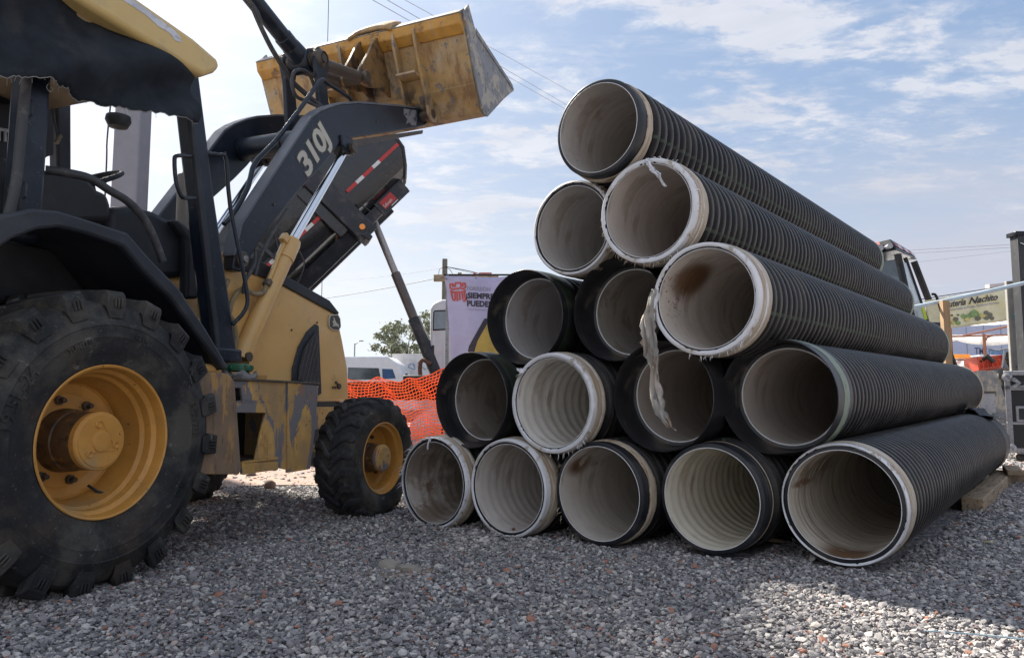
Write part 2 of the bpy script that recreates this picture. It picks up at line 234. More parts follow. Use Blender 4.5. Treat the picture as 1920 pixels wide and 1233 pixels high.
# ---------------------------------------------------------------- mesh helpers
class MB:
    def __init__(s): s.v=[]; s.f=[]
    def add(s,v,f):
        o=len(s.v); s.v+=[tuple(x) for x in v]; s.f+=[tuple(i+o for i in q) for q in f]; return s
    def box(s,c,d,rot=None):
        x,y,z=[k/2 for k in d]; v=[Vector(p) for p in((-x,-y,-z),(x,-y,-z),(x,y,-z),(-x,y,-z),(-x,-y,z),(x,-y,z),(x,y,z),(-x,y,z))]
        if rot is not None: v=[rot@p for p in v]
        v=[p+Vector(c) for p in v]
        return s.add(v,[(0,3,2,1),(4,5,6,7),(0,1,5,4),(1,2,6,5),(2,3,7,6),(3,0,4,7)])
    def bb(s,x0,x1,y0,y1,z0,z1): return s.box(((x0+x1)/2,(y0+y1)/2,(z0+z1)/2),(abs(x1-x0),abs(y1-y0),abs(z1-z0)))
    def prism(s,poly,y0,y1,mapf=None):
        # poly in (X,Z), extruded along Y
        n=len(poly); v=[(p[0],y0,p[1]) for p in poly]+[(p[0],y1,p[1]) for p in poly]
        if mapf: v=[mapf(p) for p in v]
        f=[tuple(range(n)),tuple(range(2*n-1,n-1,-1))]+[(i,i+n,(i+1)%n+n,(i+1)%n) for i in range(n)]
        return s.add(v,f)
    def tube(s,pts,r,seg=10,cap=True,sub=0):
        P=[Vector(p) for p in pts]
        if sub:
            Q=[]
            for i in range(len(P)-1):
                p0=P[max(i-1,0)];p1=P[i];p2=P[i+1];p3=P[min(i+2,len(P)-1)]
                for k in range(sub):
                    t=k/sub; Q.append(.5*((2*p1)+(-p0+p2)*t+(2*p0-5*p1+4*p2-p3)*t*t+(-p0+3*p1-3*p2+p3)*t**3))
            P=Q+[P[-1]]
        if isinstance(r,(list,tuple)) and sub: r=[r[int(i/sub)]+(r[min(int(i/sub)+1,len(r)-1)]-r[int(i/sub)])*((i/sub)%1) for i in range(len(P))]
        rs=r if isinstance(r,(list,tuple)) else [r]*len(P)
        up=None; rings=[]
        for i,p in enumerate(P):
            t=(P[min(i+1,len(P)-1)]-P[max(i-1,0)]).normalized()
            if up is None: up=t.orthogonal().normalized()
            up=(up-t*up.dot(t)).normalized(); sd_=t.cross(up)
            rings.append([p+rs[i]*(math.cos(2*PI*k/seg)*up+math.sin(2*PI*k/seg)*sd_) for k in range(seg)])
        v=[q for g in rings for q in g]; f=[]
        for i in range(len(P)-1):
            for k in range(seg): f.append((i*seg+k,i*seg+(k+1)%seg,(i+1)*seg+(k+1)%seg,(i+1)*seg+k))
        if cap: f.append(tuple(range(seg-1,-1,-1))); f.append(tuple((len(P)-1)*seg+k for k in range(seg)))
        return s.add(v,f)
    def lathe(s,prof,c=(0,0,0),axis='y',seg=48,closed=False,func=None):
        # prof: list of (a along axis, r)
        v=[];f=[];n=len(prof)
        for k in range(seg):
            th=2*PI*k/seg
            for j,(a,r) in enumerate(prof):
                if func: a,r=func(a,r,th,j)
                x,z=r*math.cos(th),r*math.sin(th)
                v.append((c[0]+x,c[1]+a,c[2]+z) if axis=='y' else ((c[0]+a,c[1]+x,c[2]+z) if axis=='x' else (c[0]+x,c[1]+z,c[2]+a)))
        m=n if closed else n-1
        for k in range(seg):
            k2=(k+1)%seg
            for j in range(m): 
                j2=(j+1)%n
                q=(k*n+j,k*n+j2,k2*n+j2,k2*n+j)
                f.append(q if axis!='y' else q[::-1])
        return s.add(v,f)
    def cyl(s,p0,p1,r,seg=24): return s.tube([p0,p1],r,seg)
    def build(s,name,mat,parent=None,bevel=0,smooth=True,ang=38,loc=None,mesh_only=False):
        me=bpy.data.meshes.new(name); me.from_pydata(s.v,[],s.f); me.update()
        bm=bmesh.new(); bm.from_mesh(me); bmesh.ops.recalc_face_normals(bm,faces=bm.faces); bm.to_mesh(me); bm.free()
        if smooth: me.shade_smooth(); me.set_sharp_from_angle(angle=R(ang))
        me.materials.append(mat)
        if mesh_only: return me
        return link(name,me,parent,bevel,loc)
def link(name,me,parent=None,bevel=0,loc=None):
    o=bpy.data.objects.new(name,me); C.objects.link(o)
    if parent: o.parent=parent
    if loc: o.location=loc
    if bevel:
        b=o.modifiers.new('bevel','BEVEL'); b.width=bevel; b.segments=2; b.limit_method='ANGLE'; b.angle_limit=R(40); b.harden_normals=False
    return o
def tag(o,label=None,cat=None,group=None,kind=None):
    if label: o['label']=label
    if cat: o['category']=cat
    if group: o['group']=group
    if kind: o['kind']=kind
    return o
def thing(name,loc,rz=0,label=None,cat=None,group=None):
    o=bpy.data.objects.new(name,None); C.objects.link(o); o.location=loc; o.rotation_euler=(0,0,rz); o.empty_display_size=.1
    return tag(o,label,cat,group)
def kids(o): return [c for c in bpy.data.objects if c.parent==o]
def copy_tree(o,parent=None):
    c=o.copy(); C.objects.link(c); c.parent=parent
    for ch in kids(o): copy_tree(ch,c)
    return c
def text(s,size,depth=.004,offset=0,shear=0,sx=1,spacing=1):
    cu=bpy.data.curves.new('lettering','FONT'); cu.body=s; cu.size=size; cu.extrude=depth/2; cu.offset=offset; cu.shear=shear; cu.align_x='LEFT'; cu.space_character=spacing; cu.resolution_u=3
    o=bpy.data.objects.new('lettering',cu); C.objects.link(o)
    dg=bpy.context.evaluated_depsgraph_get(); dg.update(); e=o.evaluated_get(dg); me=e.to_mesh()
    v=[(p.co.x*sx,p.co.y,p.co.z) for p in me.vertices]; f=[tuple(p.vertices) for p in me.polygons]
    e.to_mesh_clear(); bpy.data.objects.remove(o); bpy.data.curves.remove(cu)
    return v,f
def offs(poly,d):
    c=(sum(p[0] for p in poly)/len(poly),sum(p[1] for p in poly)/len(poly))
    return [(p[0]+(p[0]-c[0])*d,p[1]+(p[1]-c[1])*d) for p in poly]
G={
'arm':[(1.257,1.557),(1.271,1.642),(1.327,1.854),(1.647,2.295),(2.006,2.783),(2.107,2.868),(2.226,2.946),(2.364,3.024),(2.618,3.13),(3.209,3.334),(3.683,3.483),(3.884,3.516),(3.908,3.45),(3.785,3.353),(3.613,3.272),(2.904,2.968),(2.528,2.809),(2.375,2.724),(2.267,2.593),(2.13,2.449),(1.898,2.228),(1.64,1.952),(1.414,1.667),(1.337,1.553)],
'fend':[(-0.662,1.156),(-0.605,1.323),(-0.465,1.446),(-0.348,1.502),(-0.237,1.518),(-0.103,1.511),(0.084,1.497),(0.207,1.407),(0.378,1.299),(0.549,1.134),(0.729,0.938)],
'hood':[(1.414,1.538),(1.495,1.606),(1.832,1.579),(2.576,1.426),(2.665,1.214),(2.741,1.006),(2.766,0.742),(2.323,0.738),(1.453,0.728)],
'hoodcap':[(1.4,1.604),(1.469,1.691),(1.586,1.688),(1.782,1.656),(1.952,1.615),(2.442,1.515),(2.575,1.434),(2.561,1.416),(1.82,1.569),(1.483,1.596)],
'grille':[(2.27,1.318),(2.31,1.31),(2.364,0.802),(2.331,0.79),(2.012,0.854),(2.013,0.981),(2.073,1.132),(2.168,1.251)],
'grillei':[(2.258,1.258),(2.288,1.189),(2.321,0.865),(2.058,0.9),(2.066,0.983),(2.116,1.119),(2.183,1.197)],
'emblem':[(2.457,1.401),(2.557,1.416),(2.587,1.385),(2.597,1.327),(2.569,1.295),(2.496,1.294),(2.446,1.314),(2.444,1.371)],
'deer':[(2.477,1.352),(2.497,1.372),(2.488,1.39),(2.508,1.383),(2.514,1.369),(2.531,1.352),(2.559,1.34),(2.57,1.317),(2.548,1.325),(2.527,1.328),(2.507,1.321),(2.475,1.323),(2.499,1.335)],
'bucket':[(3.534,4.271),(3.417,4.142),(3.489,4.008),(3.626,3.707),(3.818,3.381),(3.896,3.388),(4.462,3.796),(4.682,3.946),(4.65,3.968),(3.696,4.096)],
'cyl':[(1.38,0.52,1.019),(1.872,0.52,1.857),(2.312,0.52,2.583),(2.511,0.52,2.713)],
'bar':[(2.725,0.62,3.196),(2.701,0.62,3.227),(2.399,0.62,3.221),(2.335,0.62,3.225),(2.281,0.62,3.185),(2.178,0.62,3.047),(1.983,0.62,2.794),(1.77,0.62,2.532),(1.627,0.62,2.386),(1.568,0.62,2.291),(1.509,0.6,2.149),(1.399,0.6,1.966),(1.304,0.6,1.858)],
'p310':[(1.959,2.437),(2.043,2.403),(1.901,2.497),(2.227,2.781)],
'rr_post':[(-0.171,2.162),(-0.069,2.206),(-0.066,1.582),(-0.173,1.556)],
'fr_post':[(0.684,2.585),(0.806,2.638),(1.148,1.012),(0.961,1.075)],
'fl_post':[(0.883,2.651),(0.966,2.684),(0.996,2.173),(0.92,2.151)],
'canopy':[(0.784,0.2,2.629),(0.685,0.2,2.478),(-0.025,0.2,2.545),(0.271,0.2,2.701)],
'cloth':[(-0.483,0.23,2.015),(-0.364,0.23,2.057),(-0.301,0.23,2.084),(-0.235,0.23,2.105),(-0.153,0.23,2.111),(-0.059,0.24,2.137),(0.042,0.25,2.12),(0.138,0.25,2.134),(0.216,0.24,2.152),(0.313,0.23,2.169),(0.416,0.22,2.184),(0.553,0.22,2.201),(0.669,0.22,2.225)],
'grab1':[(0.735,0.33,2.087),(0.617,0.3,2.047),(0.597,0.3,2.018),(0.613,0.3,1.908),(0.645,0.3,1.848),(0.672,0.3,1.835),(0.781,0.33,1.866)],
'grab2':[(0.881,0.34,2.143),(0.919,0.3,2.145),(0.971,0.3,2.133),(1.018,0.3,1.864),(1.173,0.3,1.421),(1.17,0.3,1.294),(1.102,0.33,1.201)],
'hose1':[(0.009,0.45,1.809),(0.088,0.4,1.81),(0.182,0.38,1.809),(0.268,0.36,1.774),(0.377,0.36,1.746),(0.477,0.36,1.683),(0.549,0.36,1.588),(0.606,0.36,1.487)],
'hose2':[(-0.207,0.3,2.123),(-0.215,0.3,1.951),(-0.225,0.3,1.674),(-0.251,0.3,1.512)],
'hoses':[[(1.784,0.84,3.565),(1.875,0.84,3.47),(1.999,0.84,3.365),(2.159,0.84,3.269),(2.272,0.84,3.211),(2.411,0.8,3.152),(2.486,0.7,3.058)],[(2.478,0.8,3.245),(2.404,0.8,3.325),(2.307,0.8,3.323),(2.216,0.8,3.267),(2.188,0.8,3.17),(2.244,0.8,3.087),(2.378,0.8,3.096),(2.472,0.7,3.052)]],
'mud':[(0.437,0.897),(0.659,0.908),(0.716,0.899),(0.756,0.864),(0.79,0.658),(0.826,0.41),(0.811,0.387),(0.557,0.413),(0.462,0.43)],
'st_top':[(0.767,0.87),(1.216,0.868),(1.221,0.755),(0.857,0.762),(0.841,0.832),(0.769,0.831)],
'st_tr1':[(0.777,0.757),(1.047,0.754),(1.045,0.696),(0.78,0.705)],
'st_col':[(1.067,0.76),(1.221,0.758),(1.238,0.37),(0.964,0.43),(1.038,0.696),(1.07,0.695)],
'st_tr2':[(0.836,0.442),(1.125,0.425),(1.127,0.381),(0.839,0.384)],
'st_end':[(1.221,0.868),(1.517,0.853),(1.494,0.601),(1.451,0.353),(1.239,0.352)],
'cap':[(1.049,0.22,0.945),(0.98,0.22,0.943),(1.043,0.22,0.879)],
'cowl':[(0.496,1.738),(0.51,1.772),(0.625,1.815),(0.785,1.821),(0.921,1.797),(1.033,1.736),(1.067,1.551),(1.038,1.482),(0.515,1.403)],
'cowl2':[(0.862,1.779),(0.9,1.794),(1.054,1.736),(1.085,1.359),(0.983,1.346),(0.973,1.688)],
'console':[(0.034,1.573),(0.037,1.786),(0.083,1.842),(0.204,1.867),(0.305,1.867),(0.368,1.824),(0.424,1.82),(0.45,1.762),(0.451,1.679)],
'seat':[(-0.069,1.567),(-0.089,1.883),(0.007,1.9),(0.052,1.901),(0.076,1.856),(0.087,1.756),(0.081,1.6)],
'wheel':[(0.652,0.95,2.007)],
'exh':[(1.301,0.9,2.302),(1.324,0.9,1.853)],
'pillar':[(-5.086,9.0,4.446),(-4.746,9.0,4.446),(-5.058,9.0,3.171),(-4.735,9.0,3.171)],
'lamparm':[(1.157,1.3,2.605)],
'd_top':[(-4.726,3.742),(-3.756,4.639)],
'd_tape':[(-3.313,3.168),(-1.756,4.852)],
'd_end':[(-1.861,4.959),(-1.631,4.569),(-1.748,4.286)],
'd_rail':[(-3.184,2.41),(-1.764,4.172),(-1.851,4.26),(-3.443,2.564)],
'd_arm':[(-3.191,4.315),(-2.894,4.096),(-2.165,3.46),(-2.299,3.33),(-2.557,3.46),(-3.213,4.157)],
'd_sticker':[(-2.125,3.961),(-2.089,3.857),(-1.903,4.014),(-1.956,4.102)],
'd_amb':[(-2.295,3.436)],
'd_cyl':[(-2.305,0.5,3.652),(-1.935,0.5,2.713),(-1.624,0.5,1.964),(-1.246,0.5,1.135)],
'd_chain':[(-2.646,-0.2,4.503),(-2.713,-0.2,3.639),(-2.812,-0.2,2.787)],
'cab':[(-1.346,0.699),(-1.361,2.195),(-1.31,2.311),(-1.151,2.364),(0.177,2.409),(0.175,0.699)],
'cabw':[(-1.296,1.858),(-1.29,2.141),(-1.017,2.195),(-0.707,2.195),(-0.706,1.911)],
'banner':[(-0.846,2.275),(-0.1,2.275),(-0.066,1.117),(-0.711,1.117)],
'ban_log':[(-0.765,2.181),(-0.577,1.946)],
'ban_t':[(-0.572,2.127),(-0.565,2.033),(-0.551,1.94),(-0.259,2.181)],
'ban_y':[(-0.318,1.7),(-0.501,1.348),(-0.5,1.117),(-0.066,1.117),(-0.066,1.7)],
'ban_k':[(-0.344,1.713),(-0.304,1.673),(-0.475,1.341),(-0.527,1.262),(-0.528,1.381)],
'pole':[(-1.401,15.0,3.573),(-1.394,15.0,2.766),(-1.586,15.0,3.191),(-0.311,15.0,3.236)],
'van':[(-4.983,22.0,1.287),(-4.996,22.0,1.93),(-3.626,22.0,1.93),(-3.414,22.0,1.737),(-3.343,22.0,1.287)],
'wall':[(-3.956,24.0,2.068),(0.0,24.0,2.103),(0.0,24.0,0.772),(-3.937,24.0,0.772)],
'tree':[(-6.724,36.0,2.649),(-3.921,36.0,4.584),(-5.284,36.0,3.389),(-5.406,36.0,2.649)],
'lamp':[(-11.947,55.0,4.756),(-11.579,55.0,4.513),(-11.91,55.0,0.736)],
'rc_side':[(6.79,12.5,3.27),(7.072,12.5,3.176),(7.377,12.5,2.086),(6.916,12.5,2.068)],
'rc_rear':[(6.493,12.5,3.28),(6.79,12.5,3.27),(6.916,12.5,2.068),(6.484,12.5,2.068)],
'rc_roof':[(6.278,12.5,3.459),(6.67,12.5,3.496),(7.044,12.5,3.346),(7.092,12.5,3.195),(6.727,12.5,3.327),(6.308,12.5,3.28)],
'rc_rail':[(7.154,12.3,2.485),(7.241,12.3,2.412),(7.321,12.3,2.048),(7.281,12.3,1.975)],
'post':[(5.653,9.5,1.989),(5.73,9.5,1.989),(5.709,9.5,1.344),(5.633,9.5,1.344)],
'fban':[(7.594,13.0,2.485),(8.919,13.0,2.669),(8.915,13.0,2.119),(7.818,13.0,2.003)],
'bluebar':[(5.592,9.6,2.001),(6.848,9.6,2.28)],
'tent':[(9.622,16.0,2.281),(11.007,16.0,2.423),(10.487,16.0,2.186),(10.498,16.0,1.364),(10.991,16.0,2.163),(9.639,16.0,2.163),(9.443,16.0,2.897)],
'trl':[(15.292,26.0,3.206),(18.078,26.0,3.437),(17.972,26.0,1.717),(15.214,26.0,1.717),(16.523,26.0,2.67),(17.536,26.0,2.383)],
'cwall':[(6.861,10.0,2.357),(7.137,10.0,2.409),(7.052,10.0,1.043),(6.847,10.0,1.043)],
'cwall2':[(10.005,15.0,2.99),(10.287,15.0,3.068),(10.291,15.0,2.766),(10.003,15.0,2.766)],
'bpost':[(6.851,9.8,2.995),(7.035,9.8,3.018),(6.876,9.8,2.914),(6.857,9.8,2.377),(6.995,9.8,2.377)],
'case':[(5.982,8.8,1.046),(6.208,8.8,1.046),(5.957,8.8,0.092),(6.148,8.8,0.092),(6.024,8.8,-0.047)],
'lbuck':[(8.252,13.0,1.23),(8.576,13.0,1.239),(8.725,13.0,0.549),(8.192,13.0,0.502)],
'suv':[(11.601,19.0,1.665),(12.046,19.0,1.665),(12.167,19.0,1.331),(11.611,19.0,1.331),(11.827,19.0,1.72)],
'suv2':[(12.384,19.0,1.72),(13.013,19.0,1.776),(12.976,19.0,1.165)],
'moto':[(9.74,14.5,1.015),(9.371,14.5,1.047),(9.673,14.5,1.311),(9.857,14.5,1.205),(9.317,14.5,1.396),(9.746,14.5,1.47)],
}
# ================================================================= ground
def gz(x,y):
    def ss(a,b,t):
        t=np.clip((t-a)/(b-a),0,1); return t*t*(3-2*t)
    return .72*ss(9.6,15.,y)*ss(4.5,7.5,x)+.012*np.sin(x*1.7+y*.9)*np.sin(y*1.3-x*.4)*ss(2,3,y)*0
gx=np.unique(np.concatenate([np.linspace(-9,12,106),np.linspace(-40,-9,20),np.linspace(12,60,30),[-1200,-600,-250,-100,100,250,600,1200]]))
gy=np.unique(np.concatenate([np.linspace(-3,18,106),np.linspace(18,70,30),[-60,-20,-8,120,300,700,1500]]))
X,Y=np.meshgrid(gx,gy); Z=gz(X,Y)
v=np.stack([X.ravel(),Y.ravel(),Z.ravel()],-1); nx=len(gx); ny=len(gy)
f=[(j*nx+i,j*nx+i+1,(j+1)*nx+i+1,(j+1)*nx+i) for j in range(ny-1) for i in range(nx-1)]
gm=bpy.data.materials.new('gravel_ground'); gm.use_nodes=True; t=gm.node_tree; n=t.nodes; l=t.links; p=n['Principled BSDF']
tcg=n.new('ShaderNodeTexCoord'); vo=n.new('ShaderNodeTexVoronoi'); vo.inputs['Scale'].default_value=46; l.new(tcg.outputs['Object'],vo.inputs['Vector'])
rp=n.new('ShaderNodeValToRGB'); sp_=n.new('ShaderNodeSeparateColor'); l.new(vo.outputs['Color'],sp_.inputs[0]); l.new(sp_.outputs[0],rp.inputs[0])
GST=[(0,(.10,.10,.115)),(.3,(.16,.16,.18)),(.55,(.22,.215,.225)),(.78,(.30,.28,.27)),(.90,(.40,.38,.36)),(.97,(.30,.15,.10))]
e=rp.color_ramp.elements
while len(e)<len(GST): e.new(.5)
for i,(ps,cc) in enumerate(GST): e[i].position=ps; e[i].color=(*cc,1)
no=n.new('ShaderNodeTexNoise'); no.inputs['Scale'].default_value=.8; no.inputs['Detail'].default_value=7; l.new(tcg.outputs['Object'],no.inputs[0])
mr_=n.new('ShaderNodeMapRange'); l.new(no.outputs[0],mr_.inputs[0]); mr_.inputs[1].default_value=.52; mr_.inputs[2].default_value=.66; mr_.inputs[4].default_value=.6
mx_=n.new('ShaderNodeMix'); mx_.data_type='RGBA'; l.new(mr_.outputs[0],mx_.inputs[0]); l.new(rp.outputs[0],mx_.inputs[6]); mx_.inputs[7].default_value=(.26,.22,.19,1)
l.new(mx_.outputs[2],p.inputs['Base Color']); p.inputs['Roughness'].default_value=.9
bp=n.new('ShaderNodeBump'); bp.inputs['Strength'].default_value=.9; bp.inputs['Distance'].default_value=.012; bp.invert=True; l.new(vo.outputs['Distance'],bp.inputs['Height']); l.new(bp.outputs[0],p.inputs['Normal'])
g=MB().add(v,f).build('gravel_ground',gm,smooth=True); tag(g,'grey gravel yard','ground',kind='structure')
# dirt track showing under the machine
def patch(name,cx,cy,rx,ry,mat,z=.006,rot=0,seed=1,label=None):
    rg=random.Random(seed); v=[(0,0,0)]; k=40
    for i in range(k):
        a=2*PI*i/k; q=1+.18*math.sin(3*a+seed)+rg.uniform(-.08,.08); v.append((rx*q*math.cos(a),ry*q*math.sin(a),0))
    f=[(0,i+1,(i+1)%k+1) for i in range(k)]
    o=MB().add([(p[0],p[1],p[2]) for p in v],f).build(name,mat); o.location=(cx,cy,z); o.rotation_euler=(0,0,rot); tag(o,label,'dirt',kind='structure'); return o
clay=M('clay_dirt',(.30,.20,.155),.95,layers=[dict(c=(.22,.19,.18),s=3,t=.48,w=.12,a=.8),dict(c=(.34,.30,.27),s=60,t=.55,w=.1,a=.7)],bump=[(30,.5,.02)],var=.2)
patch('dirt_track',-2.2,7.6,2.6,1.35,clay,.012,.1,3,'reddish clay dirt between gravel beyond the machine')

# loose stones: crushed gravel, one mass nobody could count
def stones(name,npts,x0fn,dmin,dmax,smin,smax,seed,label):
    rg=np.random.default_rng(seed)
    d=np.sqrt(rg.uniform(dmin**2,dmax**2,npts)); x=rg.uniform(-1,1,npts)*(.78*d+.5)
    z=gz(x,d)
    # keep clear of pipe mouths and the clay
    keep=~((((x+2.2)/2.4)**2+((d-7.6)/1.25)**2)<1) | (rg.random(npts)<.25)
    s_=np.array([math.cos(PYAW),-math.sin(PYAW)]); a_=np.array([math.sin(PYAW),math.cos(PYAW)])
    lat=x*s_[0]+d*s_[1]; ax=x*a_[0]+d*a_[1]
    for (pl,pa) in ROW1: keep&=~((abs(lat-pl)<.16)&(ax>pa-.015)&(ax<pa+5.8))
    keep&=~((lat>ROW1[0][0]-.2)&(lat<ROW1[4][0]+.2)&(ax>4.6)&(ax<9.4))
    x=x[keep];d=d[keep];z=z[keep];m=len(x)
    t=(1+5**.5)/2
    iv=np.array([(-1,t,0),(1,t,0),(-1,-t,0),(1,-t,0),(0,-1,t),(0,1,t),(0,-1,-t),(0,1,-t),(t,0,-1),(t,0,1),(-t,0,-1),(-t,0,1)],float); iv/=np.linalg.norm(iv[0])
    fi=np.array([(0,11,5),(0,5,1),(0,1,7),(0,7,10),(0,10,11),(1,5,9),(5,11,4),(11,10,2),(10,7,6),(7,1,8),(3,9,4),(3,4,2),(3,2,6),(3,6,8),(3,8,9),(4,9,5),(2,4,11),(6,2,10),(8,6,7),(9,8,1)])
    V=np.repeat(iv[None],m,0)*(1+rg.uniform(-.38,.30,(m,12,1)))
    sz=rg.lognormal(0,.34,m).clip(.45,1.9)*rg.uniform(smin,smax,m)*.5
    V*=np.stack([sz*rg.uniform(.8,1.35,m),sz*rg.uniform(.7,1.1,m),sz*rg.uniform(.4,.75,m)],-1)[:,None]
    # random rotations (mostly flat-lying)
    yaw=rg.uniform(0,2*PI,m); tl=rg.normal(0,.45,m); ta=rg.uniform(0,2*PI,m)
    cy,sy=np.cos(tl),np.sin(tl)
    Vx=V[...,0].copy();Vz=V[...,2].copy(); V[...,0]=Vx*cy[:,None]+Vz*sy[:,None]; V[...,2]=-Vx*sy[:,None]+Vz*cy[:,None]
    c_,s2=np.cos(yaw)[:,None],np.sin(yaw)[:,None]; Vx=V[...,0].copy();Vy=V[...,1].copy(); V[...,0]=Vx*c_-Vy*s2; V[...,1]=Vx*s2+Vy*c_
    V[...,0]+=x[:,None];V[...,1]+=d[:,None];V[...,2]+=(z+rg.uniform(-.002,.010,m)+sz*.25)[:,None]
    F=(fi[None]+12*np.arange(m)[:,None,None]).reshape(-1,3)
    me=bpy.data.meshes.new(name); nv=m*12; nf=m*20
    me.vertices.add(nv); me.vertices.foreach_set('co',V.reshape(-1).astype(np.float32))
    me.loops.add(nf*3); me.loops.foreach_set('vertex_index',F.reshape(-1).astype(np.int32))
    me.polygons.add(nf); me.polygons.foreach_set('loop_start',np.arange(0,nf*3,3,dtype=np.int32))
    me.polygons.foreach_set('use_smooth',np.zeros(nf,dtype=bool)); me.update(calc_edges=True)
    at=me.attributes.new('tone','FLOAT','POINT'); at.data.foreach_set('value',np.repeat(rg.random(m),12).astype(np.float32))
    me.materials.append(stonem); o=link(name,me); tag(o,label,'gravel',kind='stuff'); return o
ST=[(0,(.10,.098,.105)),(.25,(.185,.176,.182)),(.5,(.265,.25,.25)),(.74,(.37,.345,.33)),(.93,(.60,.57,.53)),(.968,(.50,.46,.42)),(.978,(.36,.15,.09))]
stonem=M('crushed_stone',(.2,.2,.21),.88,attr=dict(name='tone',stops=ST),bump=[(200,.3,.002)],vscale=8)

# ================================================================= pipes
PYAW=0.67376455; PSL=.00925
PX=[(-0.480,4.529,.260),(-.023,4.210,.268),(.456,3.920,.276),(.978,3.649,.288),(1.527,3.426,.294),
    (-.167,4.538,.767),(.222,4.056,.752),(.899,3.974,.790),(1.428,3.767,.787),
    (.155,4.496,1.265),(.702,4.188,1.272),(.943,3.533,1.264),
    (.351,4.180,1.765),(.709,3.748,1.756),(.469,3.890,2.256)]
ROW1=[(p[0]*math.cos(PYAW)-p[1]*math.sin(PYAW),p[0]*math.sin(PYAW)+p[1]*math.cos(PYAW)) for p in PX[:5]]
stones('near_gravel',105000,None,1.7,4.0,.008,.020,5,'fine loose grey crushed stone in the foreground')
stones('loose_gravel',85000,None,4.0,6.6,.011,.024,7,'loose grey crushed stone round the pipe mouths')
stones('far_gravel',65000,None,6.6,12.5,.018,.038,6,'loose grey crushed stone farther back in the yard')

RL=.245; PL=5.6; PITCH=.078
def body_prof(L_,x0):
    prof=[(x0,.262)]; a=x0+.01
    while a<L_-.12:
        prof+=[(a,.252),(a+.010,.254),(a+.017,.270),(a+.023,.2815),(a+.031,.2845),(a+.042,.2855),(a+.053,.2845),(a+.060,.2805),(a+.066,.268),(a+.072,.254)]; a+=PITCH
    prof+=[(a,.262),(L_-.02,.266)]
    return prof
def body_mesh(L_,x0,name):
    prof=body_prof(L_,x0)
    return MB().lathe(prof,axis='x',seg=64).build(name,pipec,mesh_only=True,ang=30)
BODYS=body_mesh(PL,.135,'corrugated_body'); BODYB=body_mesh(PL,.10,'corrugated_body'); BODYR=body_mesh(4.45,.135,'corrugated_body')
def liner_mesh(amp,pitch,L_,name):
    prof=[]; n=int(L_/.0135)
    for i in range(n+1):
        a=i*L_/n; prof.append((a,RL-amp*(.5-.5*math.cos(2*PI*a/pitch))*min(1,a/.06)))
    prof.append((L_,RL+.004)); prof.append((.001,RL+.004))
    return MB().lathe(prof,axis='x',seg=72,closed=False).build(name,wrapw,mesh_only=True,ang=60)
LSM=liner_mesh(.0010,.0665,PL,'liner'); LRP=liner_mesh(.0050,.083,PL,'liner'); LMD=liner_mesh(.0028,.0665,PL,'liner')
def nzf(seed):
    rg=random.Random(seed); ph=[(rg.uniform(0,6.28),k,rg.uniform(.3,1)/k**.6) for k in (1,2,3,5,8,13,21,34)]
    return lambda th: sum(a*math.sin(k*th+p) for p,k,a in ph)
def wrap(par,seed,full=True,width=.12,rag=.0,r0=.250):
    """white film wound round the pipe mouth: face ring + side band"""
    nf=nzf(seed); rg=random.Random(seed); seg=180
    tatter=[rg.random() for _ in range(seg)]
    if full:
        def fn(a,r,th,j):
            k=int(th/2/PI*seg)%seg; w_=nf(th)
            if j==0: return a,r+.0025+.004*w_*rag+(.012*rag if tatter[k]>.93 else 0)
            if j==9: return a+.006*w_+(.012 if tatter[k]>.85 else 0),r
            return a,r+.0012*w_*(1 if j%2 else -1)
        prof=[(-.004,r0),(-.010,r0+.006),(-.012,max(.266,r0+.009)),(-.008,.2755),(.012,.2785),(.03,.2775),(.04,.281),(.055,.279),(.07,.2825),(width*.85,.281)]
        prof2=[(.026,.279),(.040,.2825),(.050,.280),(.062,.2838),(.078,.281),(.09,.2845),(width,.283),(width+.012,.274)]
        o=MB().lathe(prof,axis='x',seg=seg,func=fn).build('mouth_wrap',wrapw,par,ang=50)
        b=MB().lathe(prof2,axis='x',seg=seg,func=lambda a,r,th,j:(a+.004*nf(th*1.0+j)+(.014*(tatter[int(th/2/PI*seg)%seg]-.6) if j==7 and tatter[int(th/2/PI*seg)%seg]>.6 else 0),r+.0013*nf(th+j*2))).build('gasket_wrap',wrapb,par,ang=50)
        pass
    else:
        prof2=[(.070,.270),(.074,.2765),(.085,.279),(.094,.2765),(.104,.280),(.118,.2785),(.132,.274)]
        b=MB().lathe(prof2,axis='x',seg=seg,func=lambda a,r,th,j:(a+.005*nf(th+j*.3)+(.02*(tatter[int(th/2/PI*seg)%seg]-.7) if j in(0,6) and tatter[int(th/2/PI*seg)%seg]>.7 else 0),r+.001*nf(th+j*2))).build('gasket_wrap',wrapb,par,ang=50)
